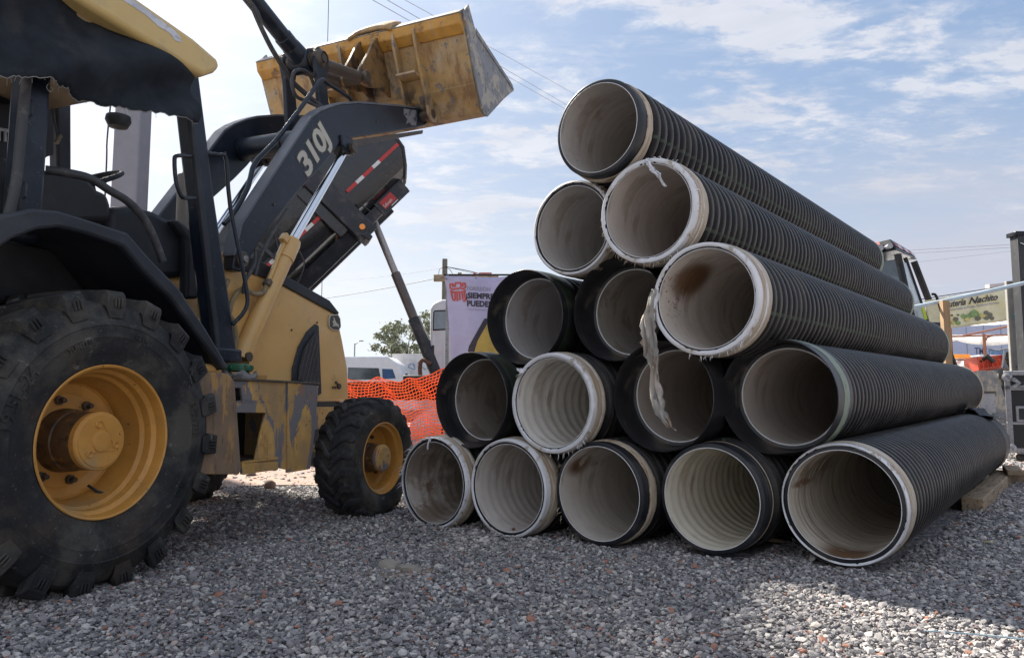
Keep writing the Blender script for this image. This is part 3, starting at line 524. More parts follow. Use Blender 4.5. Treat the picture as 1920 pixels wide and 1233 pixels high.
def shred(par,n,seed,where=None,lo=.01,hi=.035,name='film_tatter'):
    rg=random.Random(seed); m=MB(); n=int(n*1.6); lo*=.7; hi*=.8
    for _ in range(n):
        th=rg.uniform(0,2*PI) if where is None else rg.gauss(where[0],where[1]); r=.281; x=rg.uniform(-.008,.02)
        p=Vector((x,r*math.cos(th),r*math.sin(th))); le=rg.uniform(lo,hi); w_=rg.uniform(.0006,.0026)
        d=Vector((rg.uniform(-.6,.1),.5*math.cos(th)+rg.uniform(-.5,.5),.4*math.sin(th)+rg.uniform(-1,.1))).normalized()
        sdv=d.cross(Vector((1,.2,.1))).normalized()*w_
        q=p+d*le*.5+Vector((rg.uniform(-1,1),rg.uniform(-1,1),rg.uniform(-1,1)))*.004; e=p+d*le+Vector((0,0,-.3*le))
        tk=Vector((.0008,0,.0008))
        m.add([p-sdv,p+sdv,q+sdv*.7,q-sdv*.7,e,p-sdv+tk,p+sdv+tk,q+sdv*.7+tk,q-sdv*.7+tk],[(0,1,2,3),(3,2,4),(5,8,7,6),(8,4,7),(0,3,8,5),(1,6,7,2),(2,7,4),(3,4,8)])
    return tag(m.build(name,wrapb if seed%2 else wrapw,par,ang=20),kind='stuff')
def stain(at,rad,c=(.20,.115,.065),s=14,t=.44,w=.06,a=.9,**k): return dict(at=at,rad=rad,c=c,s=s,t=t,w=w,a=a,**k)
PIPES=[ # kind, liner mesh, liner base, stains, label
 ('s',LMD,(.40,.36,.32),[stain((.10,.15,-.20),(.22,.14,.10),s=9,t=.42,c=(.19,.12,.08)),stain((.2,.20,-.05),(.1,.1,.09),c=(.20,.12,.08)),dict(c=(.24,.19,.15),s=5,t=.42,w=.14,a=.85)],'leftmost bottom pipe next to the front wheel, its torn film frayed and mouth muddy'),
 ('s',LMD,(.50,.46,.42),[],'bottom row pipe second from left, white film round its mouth and a pebble inside'),
 ('b0',LSM,(.46,.42,.37),[stain((.14,.18,.12),(.16,.13,.09),s=9,t=.36,a=1,c=(.15,.075,.04)),stain((.35,.14,.12),(.25,.12,.05),s=12,t=.50)],'bottom row centre pipe with bare black rim and brown splash inside its mouth'),
 ('b0',LRP,(.58,.54,.45),[],'bottom row pipe with plain black rim and strongly rippled cream lining'),
 ('s5',LMD,(.50,.45,.38),[stain((.10,.0,-.25),(.26,.20,.07),s=10,t=.34,a=1),stain((.5,.16,.10),(.7,.14,.16),s=5,t=.44,sc=(9,1,1),c=(.13,.08,.05)),stain((.25,.22,.06),(.3,.1,.03),s=16,t=.42),dict(c=(.10,.08,.06),s=2.2,t=.55,w=.06,a=.6,sc=(13,1,1))],'rightmost bottom pipe resting on timber with black plastic over its far end'),
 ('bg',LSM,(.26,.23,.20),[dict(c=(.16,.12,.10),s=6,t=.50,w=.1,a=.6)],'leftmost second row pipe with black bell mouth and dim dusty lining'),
 ('s',LRP,(.60,.57,.52),[],'second row pipe with thick white film round its mouth and bright rippled lining'),
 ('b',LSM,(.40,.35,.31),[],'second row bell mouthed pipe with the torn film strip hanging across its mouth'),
 ('bp',LSM,(.46,.41,.37),[],'rightmost second row pipe with wide dented black bell and pale green band'),
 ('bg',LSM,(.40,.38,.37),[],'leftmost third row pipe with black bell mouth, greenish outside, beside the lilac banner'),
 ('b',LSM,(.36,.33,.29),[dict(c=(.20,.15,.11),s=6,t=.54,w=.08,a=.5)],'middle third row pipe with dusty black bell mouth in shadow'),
 ('s',LSM,(.52,.47,.42),[stain((.26,.175,.12),(.26,.16,.13),s=11,t=.33,w=.10,a=1,sc=(6,1,1),c=(.15,.075,.035)),stain((.30,.17,.16),(.22,.16,.11),s=5,t=.28,a=1,c=(.17,.09,.045)),stain((.12,.22,.05),(.2,.1,.2),s=40,t=.58,w=.03,a=.9,c=(.2,.1,.06))],'rightmost third row pipe with white film mouth and large brown mud stain inside'),
 ('s',LSM,(.42,.40,.38),[],'left pipe of the fourth row with thin grey film round its mouth'),
 ('s',LSM,(.46,.41,.37),[],'right pipe of the fourth row with film tatter dangling from the top of its mouth'),
 ('b1',LSM,(.40,.37,.34),[stain((.10,.19,-.06),(.2,.09,.14),s=40,t=.60,w=.03,c=(.25,.12,.06)),stain((.2,.1,.18),(.25,.12,.06),s=13,t=.53,w=.04,a=.6)],'topmost pipe of the stack with black rim and tan gasket wrap'),
]
PO=[]
for i,(pp,(kd,lm,lb,stn,lab)) in enumerate(zip(PX,PIPES)):
    T=thing('drainage_pipe',(pp[0],pp[1],pp[2]),0,lab,'pipe','black corrugated drainage pipes stacked in a pyramid')
    T.rotation_euler=(RNG.uniform(-.15,.15) if kd!='s5' else 0,-PSL,PI/2-PYAW); 
    rr_=T.rotation_euler[0]; T.rotation_euler[0]=0
    L_=PL
    if kd[0]=='b' and kd not in('b0','b1'): link('corrugated_body',BODYB,T)
    else: link('corrugated_body',BODYR if kd=='s5' else BODYS,T)
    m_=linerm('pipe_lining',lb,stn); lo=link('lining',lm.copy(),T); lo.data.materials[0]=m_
    if kd=='s5': lo.scale=(4.45/PL,1,1)
    if kd[0]=='s' or kd in('b0','b1'):
        rim=.2715
        col=MB().lathe([(.14,.262),(.125,.270),(.08,.2695),(.075,.2665),(.066,.2665),(.062,.271),(.012,rim),(.003,rim-.004),(0,rim-.010),(0,RL+.003),(.004,RL+.0005)],axis='x',seg=72).build('collar',pipeb,T,ang=30)
        MB().lathe([(-.001,RL),(-.0025,RL+.0015),(-.001,RL+.0035)],axis='x',seg=72).build('lining_edge',whiterim,T)
        if kd[0]=='s': wrap(T,i*7+3,True,.105+.02*(i%3),rag=1.2 if i in(0,13) else .5,r0={4:.264,1:.257,0:.262,12:.258,6:.250,11:.252,13:.250}.get(i,.252))
        elif i!=3: wrap(T,i*5+2,False)
        else: MB().lathe([(.10,.2715),(.104,.2735),(.108,.2715)],axis='x',seg=72).build('gasket_ring',wrapb,T)
    else:
        nf=nzf(i+40); dent=.010 if kd=='bp' else .004
        def bf(a,r,th,j,nf=nf,dent=dent,kd=kd):
            k=max(0,(-.02-a)/.16)
            low=math.exp(-((math.atan2(math.sin(th+PI*.55),math.cos(th+PI*.55)))/.35)**2) if kd=='bp' else 0
            return a,r+k*(.002*nf(th)+.0*low)+k*low*-.012
        bt=-.19 if kd!='bg' else -.14
        prof=[(.0,RL+.006),(-.004,.266),(-.02,.2735),(bt*.5,.2775),(bt+.006,.284),(bt,.2865),(bt+.003,.2895),(bt*.55,.2885),(-.03,.290),(.02,.2895),(.05,.287),(.09,.287),(.105,.280)]
        MB().lathe(prof,axis='x',seg=96,func=bf).build('bell',bellm if kd!='bg' else bellm,T,ang=35)
        MB().lathe([(-.001,RL-.001),(-.004,RL+.001),(-.004,RL+.0035),(-.001,RL+.0065)],axis='x',seg=72).build('lining_edge',whiterim,T)
        if kd in('bg','bp'):
            MB().lathe([(-.085,.2895),(-.08,.2915),(-.03,.2925),(.0 if kd=='bp' else .03,.2925),(.005 if kd=='bp' else .035,.290)],axis='x',seg=96,func=lambda a,r,th,j:(a,r+.0004*math.sin(9*th))).build('green_band',greens if kd=='bp' else greenb,T)
    # far end ring
    if kd=='s5':
        MB().lathe([(4.30,.264),(4.33,.289),(4.45,.293),(4.66,.293),(4.70,.288),(4.70,.25)],axis='x',seg=64).build('far_bell',pipeb,T,ang=30)
    else:
        fm=greens if i in(11,13,14) else (wrapb if i==8 else pipeb)
        MB().lathe([(PL-.12,.264),(PL-.10,.284),(PL-.03,.286),(PL,.282),(PL,.25)],axis='x',seg=64).build('far_collar',fm,T,ang=30)
    # faded identification stripe along the crests
    if i in(0,3,8,11,13,14,2):
        a0={11:2.86,13:2.75,14:2.9,8:1.6,3:1.6,2:1.65,0:1.9}[i]; a0=PI-a0+PI if i in(11,13,14) else a0
        st=MB(); vs=[]; SP=[(q[0],q[1]+.0012) for q in body_prof(PL,.135)[2:-2]]
        for (x_,r_) in SP:
            for k_ in range(4):
                th=a0+(k_-1.5)*.022; vs.append((x_,r_*math.cos(th),r_*math.sin(th)))
        st.add(vs,[(j*4+k_,j*4+k_+1,j*4+k_+5,j*4+k_+4) for j in range(len(SP)-1) for k_ in range(3)])
        st.build('stripe',greenstripe,T,smooth=False)
    PO.append(T)
shred(PO[0],60,3,name='film_tatter'); shred(PO[0],30,4,(.2,.6),.02,.07)
shred(PO[13],46,5,(-1.6,.8)); shred(PO[13],10,6,(2.6,.4),.02,.05); shred(PO[12],26,8,(2.4,.6),.006,.02); shred(PO[4],26,9,(2.4,.6),.01,.03)
shred(PO[11],16,10,(-1.9,.6),.01,.035); shred(PO[6],10,11,(2.3,.2),.02,.05); shred(PO[2],14,13,(-.2,.6),.02,.06); shred(PO[6],12,14,(-2.2,.3),.02,.04)
# ribbons of torn film hanging from two mouths
filmg=M('dirty_grey_film',(.33,.31,.28),.45,layers=[dict(c=(.20,.13,.08),s=7,t=.52,w=.06,a=.8,sc=(3,3,.4)),dict(c=(.08,.07,.06),s=14,t=.60,w=.04,a=.8,sc=(2,2,.5))],bump=[(30,.5,.005)],var=.15)
def ribbon(par,pts,ws,mat,name,seed,sub=5,yv=(0,1,0)):
    rg=random.Random(seed); P=[]; W_=[]
    for i in range(len(pts)-1):
        for k in range(sub):
            t=k/sub; P.append(Vector(pts[i]).lerp(Vector(pts[i+1]),t)); W_.append(ws[i]*(1-t)+ws[i+1]*t)
    P.append(Vector(pts[-1])); W_.append(ws[-1]); nn=7; v=[];f=[]
    for i,(q,wd) in enumerate(zip(P,W_)):
        tw=.8*math.sin(i*.33+seed)
        for k in range(nn):
            u=(k/(nn-1)-.5)*wd*(1+rg.uniform(-.28,.28) if k in(0,nn-1) else 1); fold=.25*wd*math.sin(k*2.1+i*.25)
            v.append(q+Vector((-math.sin(tw)*u+fold*math.cos(tw),math.cos(tw)*u+fold*math.sin(tw)*.3,rg.uniform(-.004,.004))))
    for i in range(len(P)-1):
        for k in range(nn-1): f.append((i*nn+k,i*nn+k+1,(i+1)*nn+k+1,(i+1)*nn+k))
    o=MB().add(v,f).build(name,mat,par,ang=60); s_=o.modifiers.new('thickness','SOLIDIFY'); s_.thickness=.0015; return o
ribbon(PO[11],[(-.01,.262,.075),(-.02,.285,.03),(-.03,.297,-.06),(-.035,.288,-.16),(-.04,.268,-.27),(-.04,.262,-.36),(-.045,.255,-.46),(-.05,.225,-.56),(-.055,.175,-.625),(-.06,.14,-.64)],[.03,.055,.075,.085,.075,.09,.06,.055,.035,.010],filmg,'hanging_film_strip',3)
ribbon(PO[11],[(-.012,.255,.06),(-.02,.27,.0),(-.03,.262,-.09)],[.04,.035,.012],wrapw,'hanging_film_strip',8)
ribbon(PO[13],[(-.015,-.01,.268),(-.03,-.03,.235),(-.035,-.055,.20),(-.035,-.09,.165),(-.03,-.105,.125),(-.03,-.125,.10)],[.05,.025,.03,.035,.022,.012],wrapw,'hanging_film_strip',5)
ribbon(PO[0],[(-.012,.02,.268),(-.02,.03,.235),(-.02,.035,.20)],[.02,.01,.012],wrapw,'hanging_film_strip',6)
ribbon(PO[6],[(-.01,.215,.195),(-.02,.20,.165),(-.02,.235,.15)],[.05,.045,.02],wrapw,'hanging_film_strip',9)
pb=MB(); ico=[(0,0,.012),(.014,0,0),(0,.013,0),(-.012,0,.001),(0,-.012,0),(0,0,-.012)]
o=MB().add(ico,[(0,1,2),(0,2,3),(0,3,4),(0,4,1),(5,2,1),(5,3,2),(5,4,3),(5,1,4)]).build('pebble',M('red_brown_stone',(.16,.07,.05),.8),smooth=False)
q=PO[1].location+Vector((math.sin(PYAW)*.05,math.cos(PYAW)*.05,0)); o.location=(q.x,q.y,q.z-.236); tag(o,'small red brown pebble lying inside the second bottom pipe mouth','pebble')
# black plastic over far end of the right pipe
rg=random.Random(4); pv=[];pf=[]
for i in range(9):
    for k in range(13):
        th=.35+1.9*k/12; a=4.28+.5*i/8; r=.300+.02*math.sin(k*1.7+i)+.018*rg.random()+(.05 if (i,k) in((2,9),(1,9),(2,10)) else 0)
        pv.append((a+rg.uniform(-.01,.01),r*math.cos(th),r*math.sin(th)))
for i in range(8):
    for k in range(12): pf.append((i*13+k,i*13+k+1,(i+1)*13+k+1,(i+1)*13+k))
o=MB().add(pv,pf).build('plastic_sheet',plasb,None,ang=25); o.location=PO[4].location; o.rotation_euler=PO[4].rotation_euler
s_=o.modifiers.new('thickness','SOLIDIFY'); s_.thickness=.003; tag(o,'crumpled black plastic sheet draped over far end of the rightmost bottom pipe','plastic sheet')
# timbers under the stack
def pl(lat,ax,z):  # stack frame -> world
    return Vector((math.cos(PYAW)*lat+math.sin(PYAW)*ax,-math.sin(PYAW)*lat+math.cos(PYAW)*ax,z))
def timber(cx,cy,L_,w_,h_,rz,z,label,pitch=0):
    o=MB().box((0,0,0),(L_,w_,h_)).build('timber_block',wood,bevel=.006); o.location=(cx,cy,z+h_/2); o.rotation_euler=(0,pitch,rz); tag(o,label,'timber','timbers under the right side of the stack'); return o
TA=PI/2-PYAW
p_=pl(-.70,7.05,0); timber(p_.x,p_.y,2.3,.13,.095,TA,0,'long weathered grey timber lying beside the rightmost bottom pipe')
p_=pl(-.60,8.10,0); timber(p_.x,p_.y,.16,.42,.10,TA,0,'short timber block lying crosswise beyond the long grey timber')
p_=pl(-.62,7.95,0); timber(p_.x,p_.y,.55,.12,.045,TA+.15,.1,'thin tan board on top of the short timber block')
for k,(ax,lab) in enumerate(((5.1,'flat timber bearer hidden in the shadow under the bottom pipes near their mouths'),)):
    pass
o=MB().box((0,0,0),(.20,.07,.02),Matrix.Rotation(.2,3,'Y')).build('bark_piece',wood,bevel=.004); o.location=(1.41,4.0,.02); o.rotation_euler=(0,0,.5); tag(o,'thin brown wood scrap on the gravel between the two right bottom pipes','wood scrap')

# ================================================================= backhoe loader
BY=.353
BH=thing('backhoe_loader',(-1.690,3.052,0),PI/2-BY,'yellow and black backhoe loader with its front bucket raised high','loader')
def poly(name,key,y0,y1,mat,par=BH,bevel=.006,pts=None,ang=38,mapf=None):
    return MB().prism(pts if pts else G[key],y0,y1,mapf).build(name,mat,par,bevel=bevel,ang=ang)
YC=.91
# --- tyres
def rear_wheel(yo,side,par):
    """outer rim plane at y=yo; side=+1: body extends to +Y"""
    W=.42; s=side
    wt=bpy.data.objects.new('rear_wheel',None); C.objects.link(wt); wt.parent=par; wt.location=(0,yo,.605)
    P=[(0.0,.312),(-.012,.322),(-.016,.335),(-.022,.36),(-.024,.363),(-.026,.366),(-.036,.41),(-.0385,.43),(-.041,.434),(-.0395,.438),(-.040,.45),(-.040,.478),(-.043,.482),(-.041,.486),(-.038,.497),(-.034,.502),(-.024,.535),(-.004,.568),(.03,.585),(.10,.592),(.21,.595),(.32,.592),(.39,.585),(.424,.568),(.444,.535),(.458,.49),(.458,.45),(.45,.40),(.43,.33),(.42,.312)]
    tyre=MB().lathe([(a*s,r) for a,r in P],seg=120)
    def lugm():
        m=MB(); NL=19
        for sd_ in(0,1):
            for k in range(NL):
                th0=2*PI*(k+.5*sd_)/NL; rows=[]
                # across the tread from shoulder to past centre
                for (yy,r0,h,da,w_) in ((-.036,.530,.012,0.0,.086),(-.034,.562,.046,0.0,.104),(-.018,.583,.046,.0,.106),(.03,.583,.046,.02,.100),(.09,.588,.044,.10,.075),(.15,.590,.042,.20,.070),(.22,.592,.040,.30,.066)):
                    y_=yy if sd_==0 else W-yy
                    rt=min(r0+h,.636); hw=w_/2/.6
                    th=th0-da; 
                    rows.append([(y_*s,(r0-.02),th-hw),(y_*s,rt,th-hw*.78),(y_*s,rt,th+hw*.78),(y_*s,(r0-.02),th+hw)])
                v=[(r*math.sin(t_),y_,r*math.cos(t_)) for rw in rows for (y_,r,t_) in rw]
                f=[(0,1,2,3)]
                for i in range(len(rows)-1):
                    for q in range(4): f.append((i*4+q,i*4+(q+1)%4,(i+1)*4+(q+1)%4,(i+1)*4+q))
                f.append(tuple((len(rows)-1)*4+q for q in (3,2,1,0)))
                m.add(v,f)
                # ribbed stubble guard pocket on the shoulder end
                for q in(-1,0,1):
                    th=th0+q*.026
                    for rr in(.575,):
                        y_=-.040 if sd_==0 else W+.040
                        vv=[]
                        for (dy,dr) in((-.007,-.020),(-.007,.020),(.016,.020),(.016,-.020)):
                            for dt_ in(-.007,.007): vv.append(((rr+dr)*math.sin(th+dt_),(y_+(dy if sd_==0 else -dy))*s,(rr+dr)*math.cos(th+dt_)))
                        m.add(vv,[(0,1,3,2),(2,3,5,4),(4,5,7,6),(6,7,1,0),(0,2,4,6),(1,7,5,3)])
        return m
    ty=tyre.build('tyre',rubber,wt,ang=30)
    lug=lugm().build('tread',rubber,wt,bevel=.007,ang=30)
    # moulded letters on the sidewall
    if s==1:
        for txt,ang0,rr,sz,adv in(('19.5L-24',-1.45,.455,.075,1),('POWER',1.22,.455,.048,1),('12 PR',2.05,.45,.03,1),('12 PR',.2,.45,.03,1),('TUBELESS',-.55,.42,.028,1)):
            tv,tf=text(txt,sz,.01,.001); m=MB()
            vv=[]
            for (x,y,z) in tv:
                th=ang0+x/rr*1.0; r=rr+y-sz*.35
                vv.append((r*math.sin(th),-.0395+ (z if z<0 else 0)*1.0-.001,r*math.cos(th)))
            m.add(vv,tf)
            m.build('moulded_lettering',rubber,wt,smooth=False)
    rim=MB().lathe([(a*s,r) for a,r in [(-.012,.318),(-.016,.314),(-.012,.306),(.004,.302),(.035,.300),(.05,.285),(.085,.281),(.10,.268),(.15,.262),(.17,.250),(.215,.247),(.225,.238),(.232,.205),(.238,.195),(.235,.10),(.235,.0)]],seg=96).build('rim',wheely,wt,ang=28)
    hub=MB().lathe([(a*s,r) for a,r in [(.235,.135),(.20,.132),(.16,.128),(.155,.122),(.055,.121),(.05,.118)]],seg=64).build('hub_drum',hubbr,wt,ang=30)
    hm=MB().lathe([(a*s,r) for a,r in [(.056,.121),(.03,.1215),(.024,.117),(.022,.108),(.018,.106),(.018,.045),(.012,.042),(.010,.034),(.012,.0)]],seg=64)
    for k in range(3):
        a=PI/2+2*PI*k/3+.25; c=(.072*math.cos(a),.016*s,.072*math.sin(a))
        hm.lathe([(0,.016),(-.003*s,.013),(.002*s,.010),(.004*s,.0)],c=c,seg=16)
        a2=a+PI/3+PI; 
    for k in range(3):
        a=-.5+2*PI*k/3; b=a+2*PI/3
        if k!=1: hm.tube([(.085*math.cos(a),.017*s,.085*math.sin(a)),(.085*math.cos(b),.017*s,.085*math.sin(b))],.003,6)
    hm.build('hub_cap',wheely,wt,ang=25)
    for k in range(8):
        a=2*PI*k/8+.2; b=MB(); c=Vector((.172*math.cos(a),.235*s,.172*math.sin(a)))
        b.tube([c,c+Vector((0,-.016*s,0))],.021,6); b.tube([c+Vector((0,-.016*s,0)),c+Vector((0,-.042*s,0))],.011,8)
        b.build('wheel_nut',grease,wt,bevel=.002)
    if s==1: MB().tube([(.10,.20,-.20),(.11,.16,-.225),(.13,.14,-.235)],.006,6).build('valve_stem',darkpl,wt)
    SQ.append((wt,-.592)); return wt
SQ=[]
rw=rear_wheel(0,1,BH); rear_wheel(1.82,-1,BH)
def front_wheel(x,yo,side,par,steer):
    s=side; W=.27; wt=bpy.data.objects.new('front_wheel',None); C.objects.link(wt); wt.parent=par; wt.location=(x,yo,.375); wt.rotation_euler=(0,0,steer)
    P=[(.0,.232),(-.008,.24),(-.014,.262),(-.022,.30),(-.022,.325),(-.014,.348),(-.006,.354),(.004,.372),(.03,.382),(.135,.388),(.24,.382),(.266,.372),(.276,.354),(.292,.325),(.292,.29),(.28,.24),(.27,.232)]
    MB().lathe([(a*s,r) for a,r in P],seg=96).build('tyre',rubber,wt,ang=30)
    m=MB(); NL=22
    for sd_ in(0,1):
        for k in range(NL):
            th0=2*PI*(k+.5*sd_)/NL; rows=[]
            for (yy,r0,da,w_) in((-.010,.352,.03,.062),(.006,.395,.02,.072),(.04,.402,.0,.074),(.075,.405,.05,.066),(.105,.406,.14,.060),(.14,.407,.22,.052)):
                y_=yy if sd_==0 else W-yy; hw=w_/2/.39; th=th0-da
                rb=min(r0-.01,.374)
                rows.append([(y_*s,rb,th-hw),(y_*s,r0,th-hw*.72),(y_*s,r0,th+hw*.72),(y_*s,rb,th+hw)])
            v=[(r*math.sin(t_),y_,r*math.cos(t_)) for rw_ in rows for (y_,r,t_) in rw_]; f=[(0,1,2,3)]
            for i in range(len(rows)-1):
                for q in range(4): f.append((i*4+q,i*4+(q+1)%4,(i+1)*4+(q+1)%4,(i+1)*4+q))
            f.append(tuple((len(rows)-1)*4+q for q in (3,2,1,0))); m.add(v,f)
    m.build('tread',rubberf,wt,bevel=.009,ang=40)
    MB().lathe([(a*s,r) for a,r in [(-.008,.238),(-.011,.234),(-.008,.228),(.02,.222),(.03,.208),(.10,.204),(.12,.190),(.128,.15),(.13,.0)]],seg=72).build('rim',wheely,wt,ang=28)
    MB().lathe([(a*s,r) for a,r in [(.128,.098),(.09,.096),(.085,.090),(.02,.088)]],seg=48).build('hub_drum',hubbr,wt,ang=30)
    hm=MB().lathe([(a*s,r) for a,r in [(.022,.089),(.0,.089),(-.008,.084),(-.010,.074),(-.014,.072),(-.014,.03),(-.018,.026),(-.018,0)]],seg=48)
    for k in range(3):
        a=.4+2*PI*k/3; b=a+2*PI/3; hm.tube([(.06*math.cos(a),-.014*s,.06*math.sin(a)),(.06*math.cos(b),-.014*s,.06*math.sin(b))],.004,6)
    hm.build('hub_cap',ywear,wt,ang=25)
    for k in range(6):
        a=2*PI*k/6+.2; c=Vector((.14*math.cos(a),.128*s,.14*math.sin(a))); MB().tube([c,c+Vector((0,-.02*s,0))],.013,6).build('wheel_nut',grease,wt,bevel=.002)
front_wheel(2.05,-.125,1,BH,-R(3.5)); front_wheel(2.05,1.72,-1,BH,-R(3.5))
def squash(root,lim):
    for o in kids(root):
        if o.name.split('.')[0] in('tyre','tread'):
            for v_ in o.data.vertices:
                if v_.co.z<lim: v_.co.z=lim+(v_.co.z-lim)*.12
for a_,b_ in SQ: squash(a_,b_)
# --- chassis, axles
m=MB(); m.bb(-.5,2.62,.62,1.20,.42,.80); m.bb(.3,1.25,.5,1.32,.38,.95); m.build('chassis',darkpl,BH,bevel=.02)
MB().tube([(0,.30,.605),(0,1.52,.605)],.10,24).build('rear_axle',ywear,BH)
m=MB(); m.tube([(2.05,.08,.375),(2.05,1.72,.375)],.07,20); m.bb(1.9,2.2,.75,1.07,.28,.5); m.build('front_axle',ywear,BH,bevel=.01)
# frame rail under hood
poly('side_rail',None,.615,1.205,ywear,pts=[(1.25,.72),(2.72,.70),(2.78,.60),(2.70,.55),(1.25,.50)])
# --- hood
hood=G['hood']
def hoodmap(p):  # taper in plan towards the nose
    x,y,z=p; k=max(0,(x-1.5)/1.3); return (x,y+(.06*k*k if y<YC else -.06*k*k),z)
ho=MB().prism(hood,.60,1.22).build('hood',yellow,BH,bevel=.035,ang=30); ho.modifiers['bevel'].segments=4
hc=MB().prism(G['hoodcap']+[(1.483,1.58)],.588,1.232).build('hood_top',blacktop,BH,bevel=.03,ang=30); hc.modifiers['bevel'].segments=3
# flush latch recess, seam and screws on the hood side
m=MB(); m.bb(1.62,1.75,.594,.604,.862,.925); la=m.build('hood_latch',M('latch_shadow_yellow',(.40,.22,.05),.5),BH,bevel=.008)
MB().bb(1.628,1.742,.590,.597,.868,.890).build('latch_lip',yellow,la,bevel=.004)
for (x,z) in((1.55,1.02),(1.54,.875),(2.30,1.33),(2.0,1.25)):
    MB().tube([(x,.606,z),(x,.595,z)],.008,8).build('hood_screw',darkpl,BH)
m=MB()
for (x,z,r) in((2.60,.86,.022),(2.56,.89,.010),(2.55,.85,.010),(2.52,.85,.009),(2.585,.875,.01)): m.tube([(x,.606,z),(x,.585,z)],r,12)
m.build('drain_fittings',grease,BH,bevel=.002)
gr=poly('grille','grille',.585,.605,black,bevel=.008)
poly('grille_recess',None,.581,.5862,darkpl,par=gr,bevel=0,pts=G['grillei'])
# mesh bars in the grille
gi=G['grillei']; m=MB()
def inside(x,z,P):
    c=False
    for i in range(len(P)):
        x1,z1=P[i];x2,z2=P[i-1]
        if (z1>z)!=(z2>z) and x<(x2-x1)*(z-z1)/(z2-z1)+x1: c=not c
    return c
def clipbars(dirv,step,wd,y0,y1):
    d=Vector((dirv[0],0,dirv[1])).normalized(); nrm=Vector((-d.z,0,d.x)); cx=2.2;cz=1.03
    k=-40
    while k<40:
        run=[]; 
        for j in range(-60,61):
            x=cx+nrm.x*k*step+d.x*j*.008; z=cz+nrm.z*k*step+d.z*j*.008
            if inside(x,z,gi): run.append((x,z))
            elif run: break
        if len(run)>2:
            a=Vector((run[0][0],0,run[0][1]));b=Vector((run[-1][0],0,run[-1][1])); q=nrm*wd/2
            m.add([(v.x,y,v.z) for y in(y0,y1) for v in(a-q,b-q,b+q,a+q)],[(0,1,2,3),(7,6,5,4),(0,4,5,1),(1,5,6,2),(2,6,7,3),(3,7,4,0)])
        k+=1
clipbars((1,-.32),.0165,.007,.5765,.5805); clipbars((.35,1),.042,.006,.574,.5765)
m.build('grille_bars',M('dusty_grille_bar',(.085,.085,.09),.6),gr,smooth=False)
em=poly('emblem',None,.588,.599,silver,pts=offs(G['emblem'],.08),bevel=.003); poly('emblem_field',None,.586,.5885,decdark,par=em,pts=offs(G['emblem'],-.06),bevel=0); 
poly('leaping_deer',None,.584,.5865,silver,par=em,bevel=0,pts=G['deer'])
# nose grille/bumper front
MB().bb(2.60,2.80,.66,1.16,.45,.74).build('front_weight',black,BH,bevel=.02)
# loader tower plates with hoses
m=MB(); m.prism([(1.08,.55),(1.62,.55),(1.50,1.45),(1.40,1.66),(1.22,1.68),(1.10,1.45)],.565,.60); m.build('loader_tower',yellow,BH,bevel=.008)
m=MB(); m.prism([(1.08,.55),(1.62,.55),(1.50,1.45),(1.40,1.66),(1.22,1.68),(1.10,1.45)],1.24,1.275); m.build('loader_tower',yellow,BH,bevel=.008)
